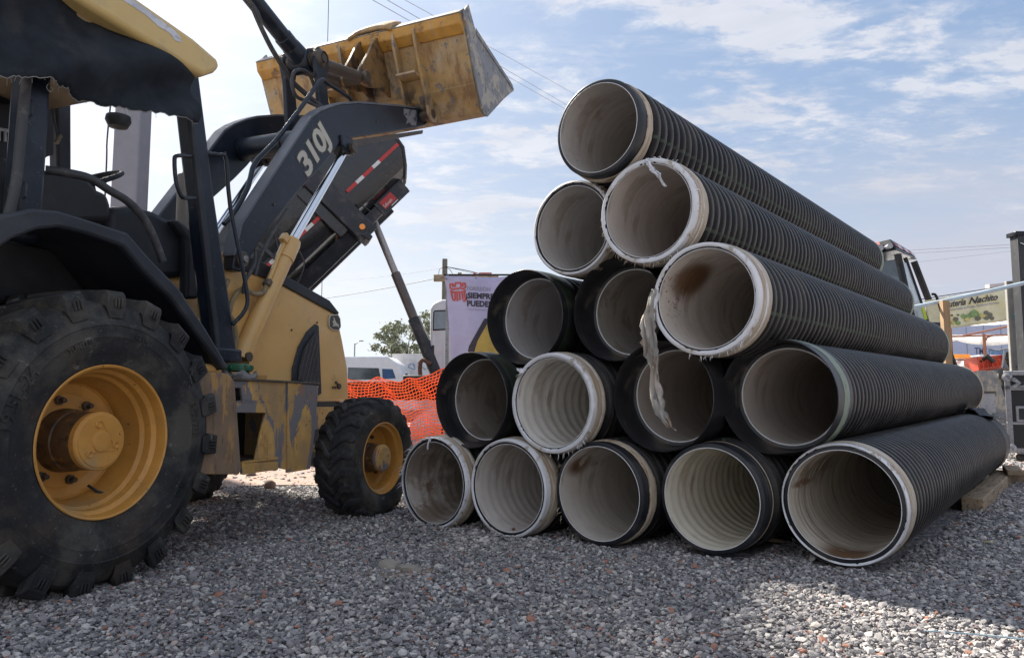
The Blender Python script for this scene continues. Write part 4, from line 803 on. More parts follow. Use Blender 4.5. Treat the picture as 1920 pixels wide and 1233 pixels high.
# --- loader arms
def arm(y0,y1,txt):
    A=bpy.data.objects.new('loader_arm',None); C.objects.link(A); A.parent=BH
    P=G['arm']; MB().prism(P,y0,y1).build('arm_plate',black,A,bevel=.010,ang=25)
    # lighter top flange following the upper edge
    up=P[1:11]; fl=MB()
    w0=y0-.004; w1=y1+.012
    v=[]; 
    for (x,z) in up: v+=[(x,w0,z+.0),(x,w1,z+.0)]
    nrm=[]
    for i in range(len(up)):
        a=up[max(i-1,0)];b=up[min(i+1,len(up)-1)]; d=Vector((b[0]-a[0],b[1]-a[1])).normalized(); nrm.append((-d.y,d.x))
    vv=[]
    for (x,z),(nx_,nz_) in zip(up,nrm):
        for (yy,o_) in((w0,-.004),(w1,-.004),(w1,.012),(w0,.012)): vv.append((x+nx_*o_,yy,z+nz_*o_))
    ff=[(0,1,2,3)]+[(i*4+q,i*4+(q+1)%4,(i+1)*4+(q+1)%4,(i+1)*4+q) for i in range(len(up)-1) for q in range(4)]+[tuple((len(up)-1)*4+q for q in(3,2,1,0))]
    fl.add(vv,ff).build('top_flange',M('flange_pale_blue_grey',(.085,.095,.115),.45,layers=[dict(c=(.20,.20,.21),s=3,t=.5,w=.2,a=.5)]) if y0<.6 else bpy.data.materials['flange_pale_blue_grey'],A,bevel=.004,ang=30)
    # pins
    MB().tube([(1.325,y0-.025,1.63),(1.325,y1+.03,1.63)],.05,24).build('pivot_boss',grease,A,bevel=.006)
    MB().tube([(1.325,y0-.045,1.63),(1.325,y0-.02,1.63)],.022,16).build('pivot_pin',steel,A,bevel=.004)
    m=MB(); m.prism([(2.36,2.78),(2.52,2.80),(2.58,2.74),(2.54,2.67),(2.46,2.655),(2.38,2.70)],y0-.02,y1+.02); m.build('cylinder_lug',black,A,bevel=.01)
    MB().tube([(2.50,y0-.055,2.715),(2.50,y1+.04,2.715)],.040,20).build('rod_pin',grease,A,bevel=.006)
    if txt: MB().prism([(3.36,3.365),(3.42,3.38),(3.60,3.438),(3.62,3.36),(3.60,3.29),(3.52,3.262),(3.47,3.275),(3.41,3.235),(3.44,3.29),(3.37,3.31)],y0-.0012,y0+.001).build('scuffed_patch',scuff,A,smooth=False)
    for (x,z) in((1.62,2.05),(2.02,2.62),(2.9,3.08)): MB().tube([(x,y0-.008,z),(x,y0+.002,z)],.010,6).build('bolt_head',grease,A,bevel=.002)
    # bottom web of the forward arm
    m=MB(); m.prism([(2.55,2.80),(3.75,3.30),(3.74,3.26),(2.58,2.76)],y0+.0,y1+.03); m.build('bottom_web',grease,A,bevel=.004)
    if txt:
        a0=math.atan2(.60,.44)
        for kk,(of,mt,yy) in enumerate(((.019,decdark,.0),(.011,silver,.0012),(.006,decdark,.0022),(.008,silver,.003))):
            tv,tf=text('310J',.235,.0015,of,shear=0,sx=1.22,spacing=.92)
            ca,sa=math.cos(a0),math.sin(a0)
            ox,oz=1.97,2.33
            mm=MB().add([(ox+x*ca-y*sa,y0-.001-yy+z*.5,oz+x*sa+y*ca) for x,y,z in tv],tf)
            if kk in(0,3): mm.build('arm_lettering' if kk==3 else 'lettering_outline',mt,A,smooth=False)
    return A
arm(.48,.56,True); arm(1.26,1.34,False)
# cross tube between the arms
m=MB(); m.tube([(2.20,.565,2.70),(2.20,1.255,2.70)],.088,32); m.lathe([(0,.089),(.0,.098),(.03,.098),(.03,.089)],c=(2.20,.84,2.70),seg=32); m.build('cross_tube',black,BH)
# lift cylinders
def lift(y):
    K=bpy.data.objects.new('lift_cylinder',None); C.objects.link(K); K.parent=BH
    c=[Vector((a,y,b)) for a,_,b in G['cyl']]; c[0]=Vector((1.40,y,1.03)); c[1]=Vector((1.88,y,1.86)); c[3]=Vector((2.50,y,2.715))
    d=(c[1]-c[0]).normalized()
    MB().tube([c[0]-d*.02,c[0]+d*.10,c[0]+d*.101,c[1]-d*.17,c[1]-d*.169,c[1]-d*.03,c[1]],[.062,.062,.056,.056,.063,.063,.058],32).build('barrel',yellow,K,ang=30)
    MB().tube([c[1],c[3]-d*.02],.031,28).build('rod',chrome,K)
    MB().tube([c[0]-Vector((0,.07,0)),c[0]+Vector((0,.07,0))],.03,16).build('base_pin',grease,K)
    if y<1:
        e=c[1]-d*.06+Vector((-.07,-.01,.02)); s0=c[0]+d*.55+Vector((-.07,-.02,.02))
        MB().box(e+Vector((0,0,.03)),(.065,.05,.05),Matrix.Rotation(-.9,3,'Y')).build('port_fitting',yellow,K,bevel=.008)
        MB().tube([e,e-d*.12,s0+d*.1,s0],.013,12,sub=3).build('feed_pipe',yellow,K)
        MB().box(s0,(.05,.05,.035),Matrix.Rotation(-.9,3,'Y')).build('pipe_clamp',grease,K,bevel=.006)
        MB().tube([s0,s0+Vector((-.04,0,-.07)),s0+Vector((-.13,0,-.09)),s0+Vector((-.22,.01,-.07)),s0+Vector((-.30,.02,-.16)),s0+Vector((-.33,.02,-.34)),s0+Vector((-.34,.02,-.5))],.016,10,sub=4).build('feed_hose',hosey,K)
lift(.52); lift(1.30)
# bundle of hoses by the tower
for k,(pts,r,mt) in enumerate((
  ([(1.28,.53,1.50),(1.22,.52,1.36),(1.30,.52,1.22),(1.24,.50,1.08),(1.20,.5,.95)],.014,hosey),
  ([(1.16,.52,1.12),(1.22,.51,1.26),(1.30,.51,1.26),(1.34,.51,1.12),(1.28,.51,.96),(1.22,.51,.9)],.016,hosey),
  ([(1.20,.52,1.15),(1.25,.52,1.22),(1.29,.52,1.18),(1.28,.52,1.02),(1.24,.52,.92)],.012,hose),
  ([(1.18,.55,1.55),(1.20,.54,1.42),(1.14,.53,1.30),(1.16,.52,1.15),(1.14,.52,.95)],.010,hose),
  ([(1.48,.50,1.72),(1.44,.47,1.62),(1.36,.47,1.50),(1.36,.48,1.42)],.012,hose),
  ([(1.75,.47,2.05),(1.62,.47,1.88),(1.55,.465,1.78),(1.48,.465,1.66),(1.45,.47,1.55)],.011,hose))):
    MB().tube(pts,r,10,sub=5).build('hydraulic_hose',mt,BH)
greasy_y=M('greasy_yellow_bracket',(.22,.13,.05),.5,layers=[dict(c=(.05,.035,.028),s=7,t=.46,w=.16,a=.95)],bump=[(25,.2,.01)],var=.2)
# --- bucket
BK=bpy.data.objects.new('bucket',None); C.objects.link(BK); BK.parent=BH; BK.location=(3.6,YC,3.8); BK.rotation_euler=(R(-2.7),0,0)
def bp(x,z): return (x-3.6,z-3.8)
y0b,y1b=-.98,1.24
out=[bp(*q) for q in[(3.50,4.22),(3.43,4.13),(3.50,3.98),(3.58,3.78),(3.66,3.60),(3.74,3.45),(3.83,3.38),(3.93,3.385),(4.46,3.78),(4.70,3.955)]]
inn=[bp(*q) for q in[(4.68,3.975),(4.43,3.81),(3.93,3.43),(3.85,3.42),(3.78,3.48),(3.70,3.62),(3.62,3.80),(3.54,3.99),(3.47,4.13),(3.52,4.20)]]
nq=len(out); v=[];f=[]
for yy in(y0b,y1b):
    for k in range(nq): v.append((out[k][0],yy,out[k][1]))
    for k in range(nq): v.append((inn[nq-1-k][0],yy,inn[nq-1-k][1]))
M2=2*nq
for k in range(nq-1):
    f+=[(k,k+1,M2+k+1,M2+k),(nq+k,M2+nq+k,M2+nq+k+1,nq+k+1),(k,nq+k,nq+k+1,k+1),(M2+k,M2+k+1,M2+nq+k+1,M2+nq+k)]
f+=[(0,M2,M2+nq,nq),(nq-1,2*nq-1,M2+2*nq-1,M2+nq-1)]
MB().add(v,f).build('bucket_shell',ysteel,BK,bevel=.004,ang=28)
side=[bp(*q) for q in[(3.56,4.30),(3.44,4.16),(3.52,3.97),(3.63,3.70),(3.76,3.45),(3.83,3.36),(3.93,3.37),(4.48,3.79),(4.73,3.95),(4.69,3.988),(4.2,4.035),(3.74,4.095),(3.67,4.16)]]
for yy,(a,b) in enumerate(((y0b-.022,y0b),(y1b,y1b+.022))):
    MB().prism(side,a,b).build('side_plate',sidest,BK,bevel=.004)
MB().prism([bp(*q) for q in[(3.70,4.14),(3.74,4.13),(4.66,3.99),(4.70,3.95),(4.66,3.945),(3.72,4.08)]],y0b-.030,y0b-.0225).build('side_cutter',sidest,BK,bevel=.003)
ywear2=M('orange_yellow_bucket_paint',(.50,.26,.05),.5,layers=[dict(c=(.45,.34,.20),s=3,t=.5,w=.2,a=.6,sc=(1,2,1)),dict(c=(.13,.08,.05),s=8,t=.55,w=.1,a=.8),dict(c=(.20,.20,.21),s=20,t=.64,w=.04,a=.8)],bump=[(20,.2,.01)],var=.15)
# upper stiffener box along the top edge
MB().prism([bp(*q) for q in[(3.50,4.225),(3.385,4.13),(3.40,4.05),(3.475,3.99),(3.50,3.99),(3.47,4.13)]],y0b+.005,y1b-.005).build('top_stiffener',ywear2,BK,bevel=.008)
MB().prism([bp(*q) for q in[(3.50,4.235),(3.38,4.142),(3.40,4.128),(3.52,4.22)]],y0b+.003,y1b-.003).build('top_lip',sidest,BK,bevel=.003)
MB().prism([bp(*q) for q in[(4.42,3.79),(4.74,3.97),(4.75,3.955),(4.45,3.75)]],y0b,y1b).build('cutting_edge',steel,BK,bevel=.003)
MB().prism([bp(*q) for q in[(3.655,3.585),(3.735,3.44),(3.825,3.37),(3.93,3.375),(3.93,3.385),(3.83,3.38),(3.74,3.45),(3.66,3.60)]],y0b+.002,y1b-.002).build('wear_strip',ysteel,BK,bevel=.0)
rib=[bp(*q) for q in[(3.40,4.125),(3.375,4.06),(3.40,3.95),(3.47,3.76),(3.54,3.60),(3.60,3.46),(3.63,3.37),(3.70,3.325),(3.79,3.35),(3.80,3.40),(3.70,3.56),(3.60,3.78),(3.50,4.0)]]
for yc in(-.52,-.30,.27,.49):
    MB().prism(rib,yc-.013,yc+.013).build('back_rib',ysteel,BK,bevel=.004)
for yc in(-.41,.38):
    MB().bb(-.20,-.03,yc-.098,yc+.098,-.115,-.095).build('rib_bridge',ysteel,BK,bevel=.003)
    MB().tube([(3.71-3.6,yc-.13,3.40-3.8),(3.71-3.6,yc+.13,3.40-3.8)],.045,20).build('bucket_pin',grease,BK,bevel=.006)
rib2=[bp(*q) for q in[(3.42,4.12),(3.32,4.02),(3.22,3.86),(3.08,3.66),(3.06,3.58),(3.12,3.53),(3.22,3.54),(3.44,3.62),(3.62,3.60),(3.56,3.86),(3.49,4.0)]]
for yc in(-.13,.05):
    MB().prism(rib2,yc-.014,yc+.014).build('link_bracket',greasy_y,BK,bevel=.004)
# curled worn guard over the centre of the top edge
gv=[];gf=[]
for i in range(9):
    for k in range(5):
        u=i/8; a=-.30+.46*u; h=.055*math.sin(PI*u)**.7
        gv.append((-.25+.055*k+.02*math.sin(PI*u),a,.355+h+.045*k*.8-(.03 if k==0 else 0)))
for i in range(8):
    for k in range(4): gf.append((i*5+k,i*5+k+1,(i+1)*5+k+1,(i+1)*5+k))
o=MB().add(gv,gf).build('top_guard',ysteel,BK,ang=60); s_=o.modifiers.new('thickness','SOLIDIFY'); s_.thickness=.025
MB().prism([bp(*q) for q in[(3.428,4.075),(3.448,4.03),(3.446,4.028),(3.426,4.073)]],-.83,-.70).build('part_plate',decdark,BK)
# --- bucket linkage
LK=bpy.data.objects.new('bucket_linkage',None); C.objects.link(LK); LK.parent=BH
PN=Vector((2.47,YC,3.475))
for yy in(.755,1.065):
    P=[(2.42,3.555),(2.53,3.56),(2.575,3.47),(2.55,3.33),(2.58,3.16),(2.68,2.99),(2.70,2.88),(2.62,2.81),(2.52,2.84),(2.47,2.98),(2.45,3.18),(2.43,3.32),(2.385,3.44)]
    MB().prism(P,yy-.022,yy+.022).build('bell_crank',black,LK,bevel=.01)
MB().tube([(2.60,.57,2.90),(2.60,1.25,2.90)],.035,18).build('pivot_shaft',grease,LK)
m=MB(); m.lathe([(0,.0),(0,.03),(.012,.035),(.012,.052),(.0,.054),(.03,.078),(.06,.078),(.062,.06),(.10,.058),(.10,.066),(.31,.066),(.31,.058),(.348,.06),(.35,.078),(.38,.078),(.41,.05),(.41,0)],c=(PN.x,YC-.205,PN.z),seg=36); m.build('crank_pin',grease,LK,ang=30)
for yy in(.80,1.02):
    MB().tube([(2.50,yy-.0,3.475),(3.13,yy-.02,3.60)],.048,22).build('link_tube',grease,LK)
MB().tube([(3.13,.71,3.60),(3.13,1.08,3.60)],.055,22).build('link_pin',grease,LK,bevel=.006)
MB().tube([PN+Vector((0,-.09,0)),PN+Vector((0,.09,0))],.095,30).build('cylinder_eye',black,LK,bevel=.01)
dC=(Vector((1.83,YC+.02,3.715))-PN).normalized()
MB().tube([PN+dC*.06,PN+dC*.17,PN+dC*.175,PN+dC*.27,PN+dC*.275,PN+dC*2.3],[.085,.075,.072,.072,.064,.064],28).build('bucket_cylinder',black,LK,ang=30)
for pts in G['hoses']: MB().tube(pts,.014,10,sub=5).build('hydraulic_hose',hose,LK)
h2=[Vector(p)+Vector((.03,.03,.0)) for p in G['hoses'][0]]; MB().tube(h2,.010,8,sub=5).build('hydraulic_hose',hose,LK)
MB().tube([(1.45,.98,3.80),(1.8,.86,3.60)]+[tuple(p) for p in G['hoses'][0][1:2]],.013,8,sub=4).build('hydraulic_hose',hose,LK)
MB().tube(G['bar'],.017,12,sub=2).build('hose_guard_bar',black,BH)
# --- fender
top=G['fend']+[]; 
# smooth arch: outer face strip + top skin + inner lip
def arch(y0,y1,thk,mat,name,lip=0):
    P=top; nrm=[]
    for i in range(len(P)):
        a=P[max(i-1,0)];b=P[min(i+1,len(P)-1)]; d=Vector((b[0]-a[0],b[1]-a[1])).normalized(); nrm.append((d.y,-d.x))
    inner=[(p[0]+n_[0]*thk,p[1]+n_[1]*thk) for p,n_ in zip(P,nrm)]
    return MB().prism(P+inner[::-1],y0,y1).build(name,mat,BH,bevel=.008,ang=45)
arch(.05,.56,.03,blacktop,'fender_skin'); 
P=top; lipd=[.09,.09,.085,.075,.06,.055,.06,.065,.065,.06,.03]
nrm=[]
for i in range(len(P)):
    a=P[max(i-1,0)];b=P[min(i+1,len(P)-1)]; d=Vector((b[0]-a[0],b[1]-a[1])).normalized(); nrm.append((d.y,-d.x))
MB().prism([(p[0]-n_[0]*.004,p[1]-n_[1]*.004) for p,n_ in zip(P,nrm)]+[(p[0]+n_[0]*k_,p[1]+n_[1]*k_) for p,n_,k_ in zip(P,nrm,lipd)][::-1],.02,.065).build('fender_lip',blacktop,BH,bevel=.012,ang=45)
MB().prism([(-.7,1.2),(-.5,1.45),(.1,1.46),(.6,1.0),(.72,.90),(.72,.62),(.5,.62),(.3,.9),(-.5,.9)],.50,.54).build('wheel_arch_wall',darkpl,BH,bevel=.004)
# left fender
MB().prism(P+[(p[0]+n_[0]*.03,p[1]+n_[1]*.03) for p,n_ in zip(P,nrm)][::-1],1.30,1.80).build('fender_skin',blacktop,BH,bevel=.008,ang=45)
# cab floor and yellow trim under fender front
MB().bb(-.45,.95,.54,1.30,.85,1.38).build('cab_floor',darkpl,BH,bevel=.02)
m=MB(); m.tube([(.56,.10,.925),(.70,.10,.925)],.03,12); m.tube([(.72,.12,.925),(.76,.12,.925)],.03,12); m.build('grease_fitting',yellow,BH)
# --- mudguard and steps
def curvy(p):
    x,y,z=p; return (x,y+.10*max(0,(.72-x)/.3)**2*0+.05*max(0,(x-.70)/.13),z)
poly('mud_flap','mud',.0,.018,flapm,bevel=.004)
poly('step_panel',None,.03,.045,ywear,pts=G['st_top'],bevel=.003); poly('step_panel',None,.03,.045,ywear,pts=G['st_col'],bevel=.003)
poly('side_panel',None,.022,.04,ywear,pts=G['st_end'],bevel=.003)
MB().prism([(.76,.872),(1.52,.858),(1.52,.870),(.76,.885)],.015,.16).build('panel_top_edge',grease,BH,bevel=.002)
def tread(key,dep,label):
    P_=G[key]; x0=min(p[0] for p in P_); x1=max(p[0] for p in P_); z1=max(p[1] for p in P_)
    tr=MB().prism(P_,.0,.02).build('step_tread',ywear,BH,bevel=.003)
    m=MB(); m.bb(x0,x1,.02,dep,z1-.012,z1); k=x0+.01
    while k<x1-.01:
        m.add([(k,-.002,z1-.001),(k+.008,-.002,z1+.010),(k+.016,-.002,z1-.001),(k,.018,z1-.001),(k+.008,.018,z1+.010),(k+.016,.018,z1-.001)],[(0,2,1),(3,4,5),(0,1,4,3),(1,2,5,4),(2,0,3,5)]); k+=.018
    m.build('grip_teeth',ywear,tr,smooth=False)
tread('st_tr1',.26,0); tread('st_tr2',.22,0)
MB().bb(.62,1.40,.30,.50,.42,.84).build('fuel_tank',darkpl,BH,bevel=.03)
MB().bb(.92,1.20,.055,.30,.42,.45).build('step_floor',grease,BH)
MB().bb(1.20,1.24,.045,.40,.42,.86).build('step_side',ywear,BH,bevel=.003)
m=MB(); m.lathe([(.0,.0),(.004,.05),(-.02,.072),(-.035,.074),(-.04,.06),(-.04,0)],c=(1.02,.20,.965),axis='z',seg=20); gc=m.build('filler_cap',greenc,BH,ang=25)
m=MB()
for k in range(10):
    a=2*PI*k/10; m.bb(0,0,0,0,0,0); m.box((1.02+.068*math.cos(a),.20+.068*math.sin(a),.948),(.018,.018,.022),Matrix.Rotation(a,3,'Z'))
m.build('cap_ribs',greenc,gc,bevel=.003)
m=MB(); m.lathe([(.92,.085),(.90,.10),(.87,.095),(.85,.10),(.80,.09)],c=(1.02,.20,0),axis='z',seg=28,func=lambda a,r,th,j:(a+.012*math.sin(5*th+j),r*(1+.10*math.sin(4*th+j*1.3)+.05*math.sin(11*th)))); m.build('filler_neck_bag',grpl,BH,ang=20)
# --- roll frame posts
def post(P4,y0,y1,name='roof_post',bev=.02):
    o=MB().prism(P4,y0,y1).build(name,black,BH,bevel=bev,ang=50); return o
rp=G['rr_post']; post([(-.175,2.45),(-.055,2.45),(-.06,1.45),(-.18,1.45)],.35,.45)
post([(.655,2.60),(.765,2.62),(.93,1.9),(1.16,1.03),(.98,1.03),(.80,1.9)],.33,.43)
MB().prism([(.64,2.60),(.665,2.60),(.83,1.9),(1.00,1.05),(.965,1.05),(.79,1.9)],.315,.345).build('post_trim',blacktop,BH,bevel=.006)
post([(-.175,2.45),(-.055,2.45),(-.06,1.45),(-.18,1.45)],1.42,1.52)
MB().prism([(.79,2.60),(.885,2.62),(.93,1.9),(.97,1.35),(.90,1.35),(.84,1.9)],1.44,1.52).build('roof_post',blacktop,BH,bevel=.015)
MB().bb(.95,1.17,.31,.46,.98,1.06).build('post_foot',black,BH,bevel=.012)
for (x,z) in((-.15,2.02),(-.155,1.66)):
    MB().tube([(x,.345,z+.035),(x-.008,.325,z+.02),(x-.008,.325,z-.03),(x,.345,z-.035)],.004,6).build('tie_loop',hose,BH)
MB().tube(G['grab1'],.011,12,sub=3).build('grab_handle',black,BH); MB().tube(G['grab2'],.012,12,sub=3).build('grab_handle',black,BH)
MB().tube(G['hose1'],.020,12,sub=4).build('cab_hose',hose,BH); MB().tube([(-.205,.30,2.40)]+G['hose2'],.020,12,sub=4).build('cab_hose',hose,BH)
# --- roof
rf=[(-.95,2.70),(-.20,2.70),(.20,2.695),(.60,2.665),(.77,2.63),(.80,2.595),(.76,2.545),(.68,2.49),(.60,2.487),(-.2,2.53),(-.95,2.56)]
ro=MB().prism(rf,.20,1.68).build('roof',roofy,BH,bevel=.03,ang=50); ro.modifiers['bevel'].segments=4
MB().prism([(-.9,2.53),(.0,2.50),(.66,2.455),(.70,2.485),(.0,2.53),(-.9,2.56)],.30,1.60).build('roof_lining',beige,BH,bevel=.01)
m=MB(); m.bb(-.2,.75,.36,.44,2.40,2.48); m.bb(-.2,.75,1.43,1.51,2.40,2.48); m.bb(-.2,-.10,.4,1.5,2.40,2.48); m.build('roof_frame',black,BH,bevel=.015)
dc=[(.10,2.64),(.16,2.672),(.30,2.66),(.46,2.64),(.50,2.625),(.515,2.60),(.47,2.59),(.43,2.612),(.36,2.612),(.28,2.632),(.20,2.635)]
MB().prism(dc,.1975,.201).build('torn_sticker',decw,ro,smooth=False)
m=MB(); m.lathe([(0,.0),(.0,.07),(-.03,.075),(-.07,.055),(-.085,.0)],c=(1.02,1.20,2.53),axis='z',seg=20); m.build('work_lamp',darkpl,BH)
MB().tube([(.62,1.25,2.44),(.64,1.25,2.36),(.66,1.25,2.30)],.006,6).build('loose_wire',hose,BH); MB().box((.668,1.25,2.27),(.02,.02,.06),Matrix.Rotation(.4,3,'Y')).build('wire_plug',hosey,BH)
# cab interior: seat, side console, dash, steering wheel, engine cowl
poly('engine_cowl','cowl',.62,1.20,blacktop,bevel=.04); poly('cowl_hinge_cover','cowl2',.56,.63,blacktop,bevel=.02)
poly('side_console','console',.55,.95,darkpl,bevel=.03)
MB().bb(.04,.46,.545,.96,1.40,1.60).build('console_base',blacktop,BH,bevel=.02)
MB().prism([(.20,1.86),(.28,1.90),(.34,1.88),(.36,1.80),(.2,1.8)],.70,.90).build('instrument_pod',darkpl,BH,bevel=.02)
MB().bb(-.20,.08,.62,1.08,1.30,1.62).build('seat',darkpl,BH,bevel=.05)
MB().prism([(-.22,1.45),(-.24,1.88),(-.10,1.93),(.03,1.91),(.09,1.84),(.08,1.60),(.05,1.45)],.72,1.12).build('seat_back',darkpl,BH,bevel=.04)
MB().bb(-.60,-.42,.55,1.3,1.3,2.2).build('rear_control_tower',darkpl,BH,bevel=.03)
m=MB(); 
for k in range(8): m.bb(-.42,-.40,.50+.07*k,.53+.07*k,1.98,2.10)
m.bb(-.425,-.395,.48,1.06,2.09,2.11); m.build('guard_grid',decw,BH,bevel=.003)
m=MB(); tr_=[]; cw=Vector((.64,.95,1.985)); a1=Vector((.75,0,.45)).normalized(); a2=Vector((0,1,0))
pts=[cw+.17*(math.cos(2*PI*k/28)*a1+math.sin(2*PI*k/28)*a2) for k in range(29)]; m.tube(pts,.014,10,cap=False); m.tube([cw,cw-Vector((-.15,0,.45))],.022,10); m.tube([cw-a2*.16,cw+a2*.16],.01,8)
m.build('steering_wheel',blacktop,BH)
m=MB(); m.tube([(.02,1.35,2.30),(.02,1.35,2.36),(.06,1.38,2.42)],.010,8); m.prism([(-.05,2.33),(.09,2.36),(.10,1.98),(-.04,1.96)],1.33,1.36); m.build('side_mirror',darkpl,BH,bevel=.012)
MB().tube([(1.30,.90,1.60),(1.30,.90,2.20)],.062,28).build('exhaust_stack',M('dusty_exhaust',(.20,.185,.165),.7,layers=[dict(c=(.30,.27,.23),s=4,t=.5,w=.2,a=.7)]),BH,bevel=.006)
m=MB(); 
for k in range(4): m.lathe([(0,.05),(.01,.055),(.02,.05)],c=(.55,.68,1.60+.025*k),axis='z',seg=16)
m.build('gaiter',darkpl,BH)
MB().prism([(0.22, 2.337), (0.593, 2.481), (0.711, 2.5), (0.737, 2.461), (0.751, 2.22), (0.703, 2.192), (0.697, 2.171), (0.242, 2.002)],1.38,1.41).build('rear_guard_panel',darkpl,BH,bevel=.015)
q0,q1,q2,q3=[Vector((a,1.365,b)) for a,b in [(0.241, 2.225), (0.507, 2.271), (0.511, 2.21), (0.246, 2.16)]]
m=MB(); m.tube([q0,q1],.010,6)
for k in range(9): m.tube([q0.lerp(q1,k/8),q3.lerp(q2,k/8)],.008,5)
m.build('panel_vent_grid',decw,BH)
# backhoe end, mostly outside the frame behind
MB().prism([(-1.0,.5),(-.55,.5),(-.55,1.2),(-.85,1.3),(-1.0,1.1)],.35,1.5).build('rear_frame',black,BH,bevel=.02)

# --- shade cloth hanging from the roof edge
ce=G['cloth']; v=[];f=[]; nrow=16; NS=6
edge=[]
for i in range(len(ce)-1):
    for k in range(NS):
        t=k/NS; edge.append(Vector(ce[i]).lerp(Vector(ce[i+1]),t))
edge.append(Vector(ce[-1])); rgc=random.Random(5)
edge=[e+Vector((0,0,rgc.uniform(-.006,.006))) for e in edge]
for i,e in enumerate(edge):
    zt=2.555-.075*max(0,(e.x+.5))/1.2
    for k in range(nrow):
        u=k/(nrow-1); z=zt*(1-u)+e.z*u
        fold=.024*math.sin(e.x*17+2*u)*u+.05*math.sin((e.x-.62)*8+u*5.5)+.012*math.sin(e.x*41+1)*u
        x=e.x+.02*math.sin(u*3+e.x*5)
        if u<.5 and i>len(edge)-6: x=min(x,.66)
        v.append((x,e.y-.0+fold*.9+.01,z))
for i in range(len(edge)-1):
    for k in range(nrow-1): f.append((i*nrow+k,i*nrow+k+1,(i+1)*nrow+k+1,(i+1)*nrow+k))
CL=MB().add(v,f).build('shade_cloth',clothm,None,ang=80); CL.location=BH.location; CL.rotation_euler=BH.rotation_euler
s_=CL.modifiers.new('thickness','SOLIDIFY'); s_.thickness=.003; tag(CL,'ragged black cloth hung along the side under the yellow cab roof','cloth')
m=MB(); edge=[Vector(v[i*nrow+nrow-1]) for i in range(len(edge))]
for i,e in enumerate(edge[:-1]):
    m.tube([e,edge[i+1]],.0022,4)
    if rgc.random()<.35:
        a=e+Vector((0,.0,0)); m.tube([a,a+Vector((rgc.uniform(-.01,.01),0,-rgc.uniform(.006,.03)))],.0010,3)
q=[Vector(p) for p in((-.16,.23,2.11),(-.17,.23,2.09),(-.155,.23,2.075),(-.14,.23,2.09),(-.15,.23,2.10))]; m.tube(q,.0018,4,sub=4)
m.build('frayed_hem',clothe,CL,smooth=False)
# ================================================================= dump truck behind
DT=thing('dump_truck',(-2.4,11.5,0),0,'dump truck with tall black bed tipped up and a white cab','truck')
def T_(x,y,z): return (x+2.4,y-11.5,z)
BPH=R(18)
A0=Vector((-4.9,0,2.05)); ax=Vector((1.0,0,1.08)).normalized(); up=Vector((-ax.z,0,ax.x))
# bed cross section in (depth w, height n along 'up'), extruded along the tipped axis
def bedpt(l,n_,wd): 
    l2=l+.28*min(1,max(0,n_/.4)) if l>-.2 else l
    q=ax*l2+up*n_; c_,s_=math.cos(BPH),math.sin(BPH)
    return T_(-1.69+q.x*c_-wd*s_,11.5+q.x*s_+wd*c_,4.36+q.z)
sec=[(1.30,0.0),(.62,0.0),(.34,.03),(.12,.12),(.0,.32),(-.04,.55),(-.04,1.75),(.0,1.98),(.12,2.18),(.34,2.27),(.62,2.30),(1.30,2.30)]
def shell(l0,l1,t=.0):
    v=[];f=[]; k=len(sec)
    for l in(l0,l1):
        for (n_,wd) in sec: v.append(bedpt(l,n_+.0,wd))
        for (n_,wd) in sec: v.append(bedpt(l,max(n_,.05),min(max(wd,.06),2.24)))
    for i in range(k-1):
        f+=[(i,i+1,2*k+i+1,2*k+i),(k+i,3*k+i,3*k+i+1,k+i+1),(i,k+i,k+i+1,i+1),(2*k+i,2*k+i+1,3*k+i+1,3*k+i)]
    f+=[(0,2*k,3*k,k),(k-1,2*k-1,4*k-1,3*k-1)]
    return v,f
v,f=shell(-5.0,.02); v=[tuple(p) for p in v]
bed=MB().add(v,f).build('dump_bed',bodyb,DT,ang=30)
# front bulkhead and rim bead
m=MB(); k=len(sec); vv=[bedpt(-.04,n_,wd) for n_,wd in sec]+[bedpt(-.10,n_,wd) for n_,wd in sec]
m.add(vv,[tuple(range(k)),tuple(range(2*k-1,k-1,-1))]); m.build('bed_front_wall',bodyb,bed)
MB().tube([bedpt(.02,n_,wd) for n_,wd in sec],.03,8).build('rim_bead',frameb,bed)
MB().tube([bedpt(l,1.30,-.02) for l in(-5,0.02)],.04,8).build('top_rail',frameb,bed)
def strip(l0,l1,n0,n1,w0,w1,name,mat,par=bed,bev=0):
    vv=[bedpt(l,n_,wd) for l in(l0,l1) for (n_,wd) in((n0,w0),(n1,w0),(n1,w1),(n0,w1))]
    return MB().add(vv,[(0,1,2,3),(7,6,5,4),(0,4,5,1),(1,5,6,2),(2,6,7,3),(3,7,4,0)]).build(name,mat,par,bevel=bev)
# reflective tape red/white along the side
l=-3.9; k=0
while l<-.06:
    L2=.155 if k%2 else .215
    if not(-1.32<l<-1.05): strip(l,min(l+L2,-.05),.40,.455,-.006,.002,'tape_red' if k%2==0 else 'tape_white',red if k%2==0 else refw)
    l+=L2; k+=1
# side ribs and body props
for l in(-3.9,-2.5): strip(l,l+.06,.32,1.28,-.05,.0,'side_rib',bodyb,bed,.008)
strip(-1.36,-1.04,-.30,.95,-.14,.02,'hoist_cradle_arm',frameb,bed,.01)
strip(-1.54,-1.37,-.02,.90,-.06,.02,'cradle_arm_inner',bodyb,bed,.01)
strip(-1.30,-1.20,-.36,-.22,-.20,.3,'cradle_foot',frameb,bed,.02)
strip(-3.6,-1.36,-.24,.0,.02,.12,'subframe_web',blkv,bed,.005)
for wd in(.30,1.85): strip(-4.9,-.08,-.18,.0,wd,wd+.14,'bed_rail',frameb,bed,.01)
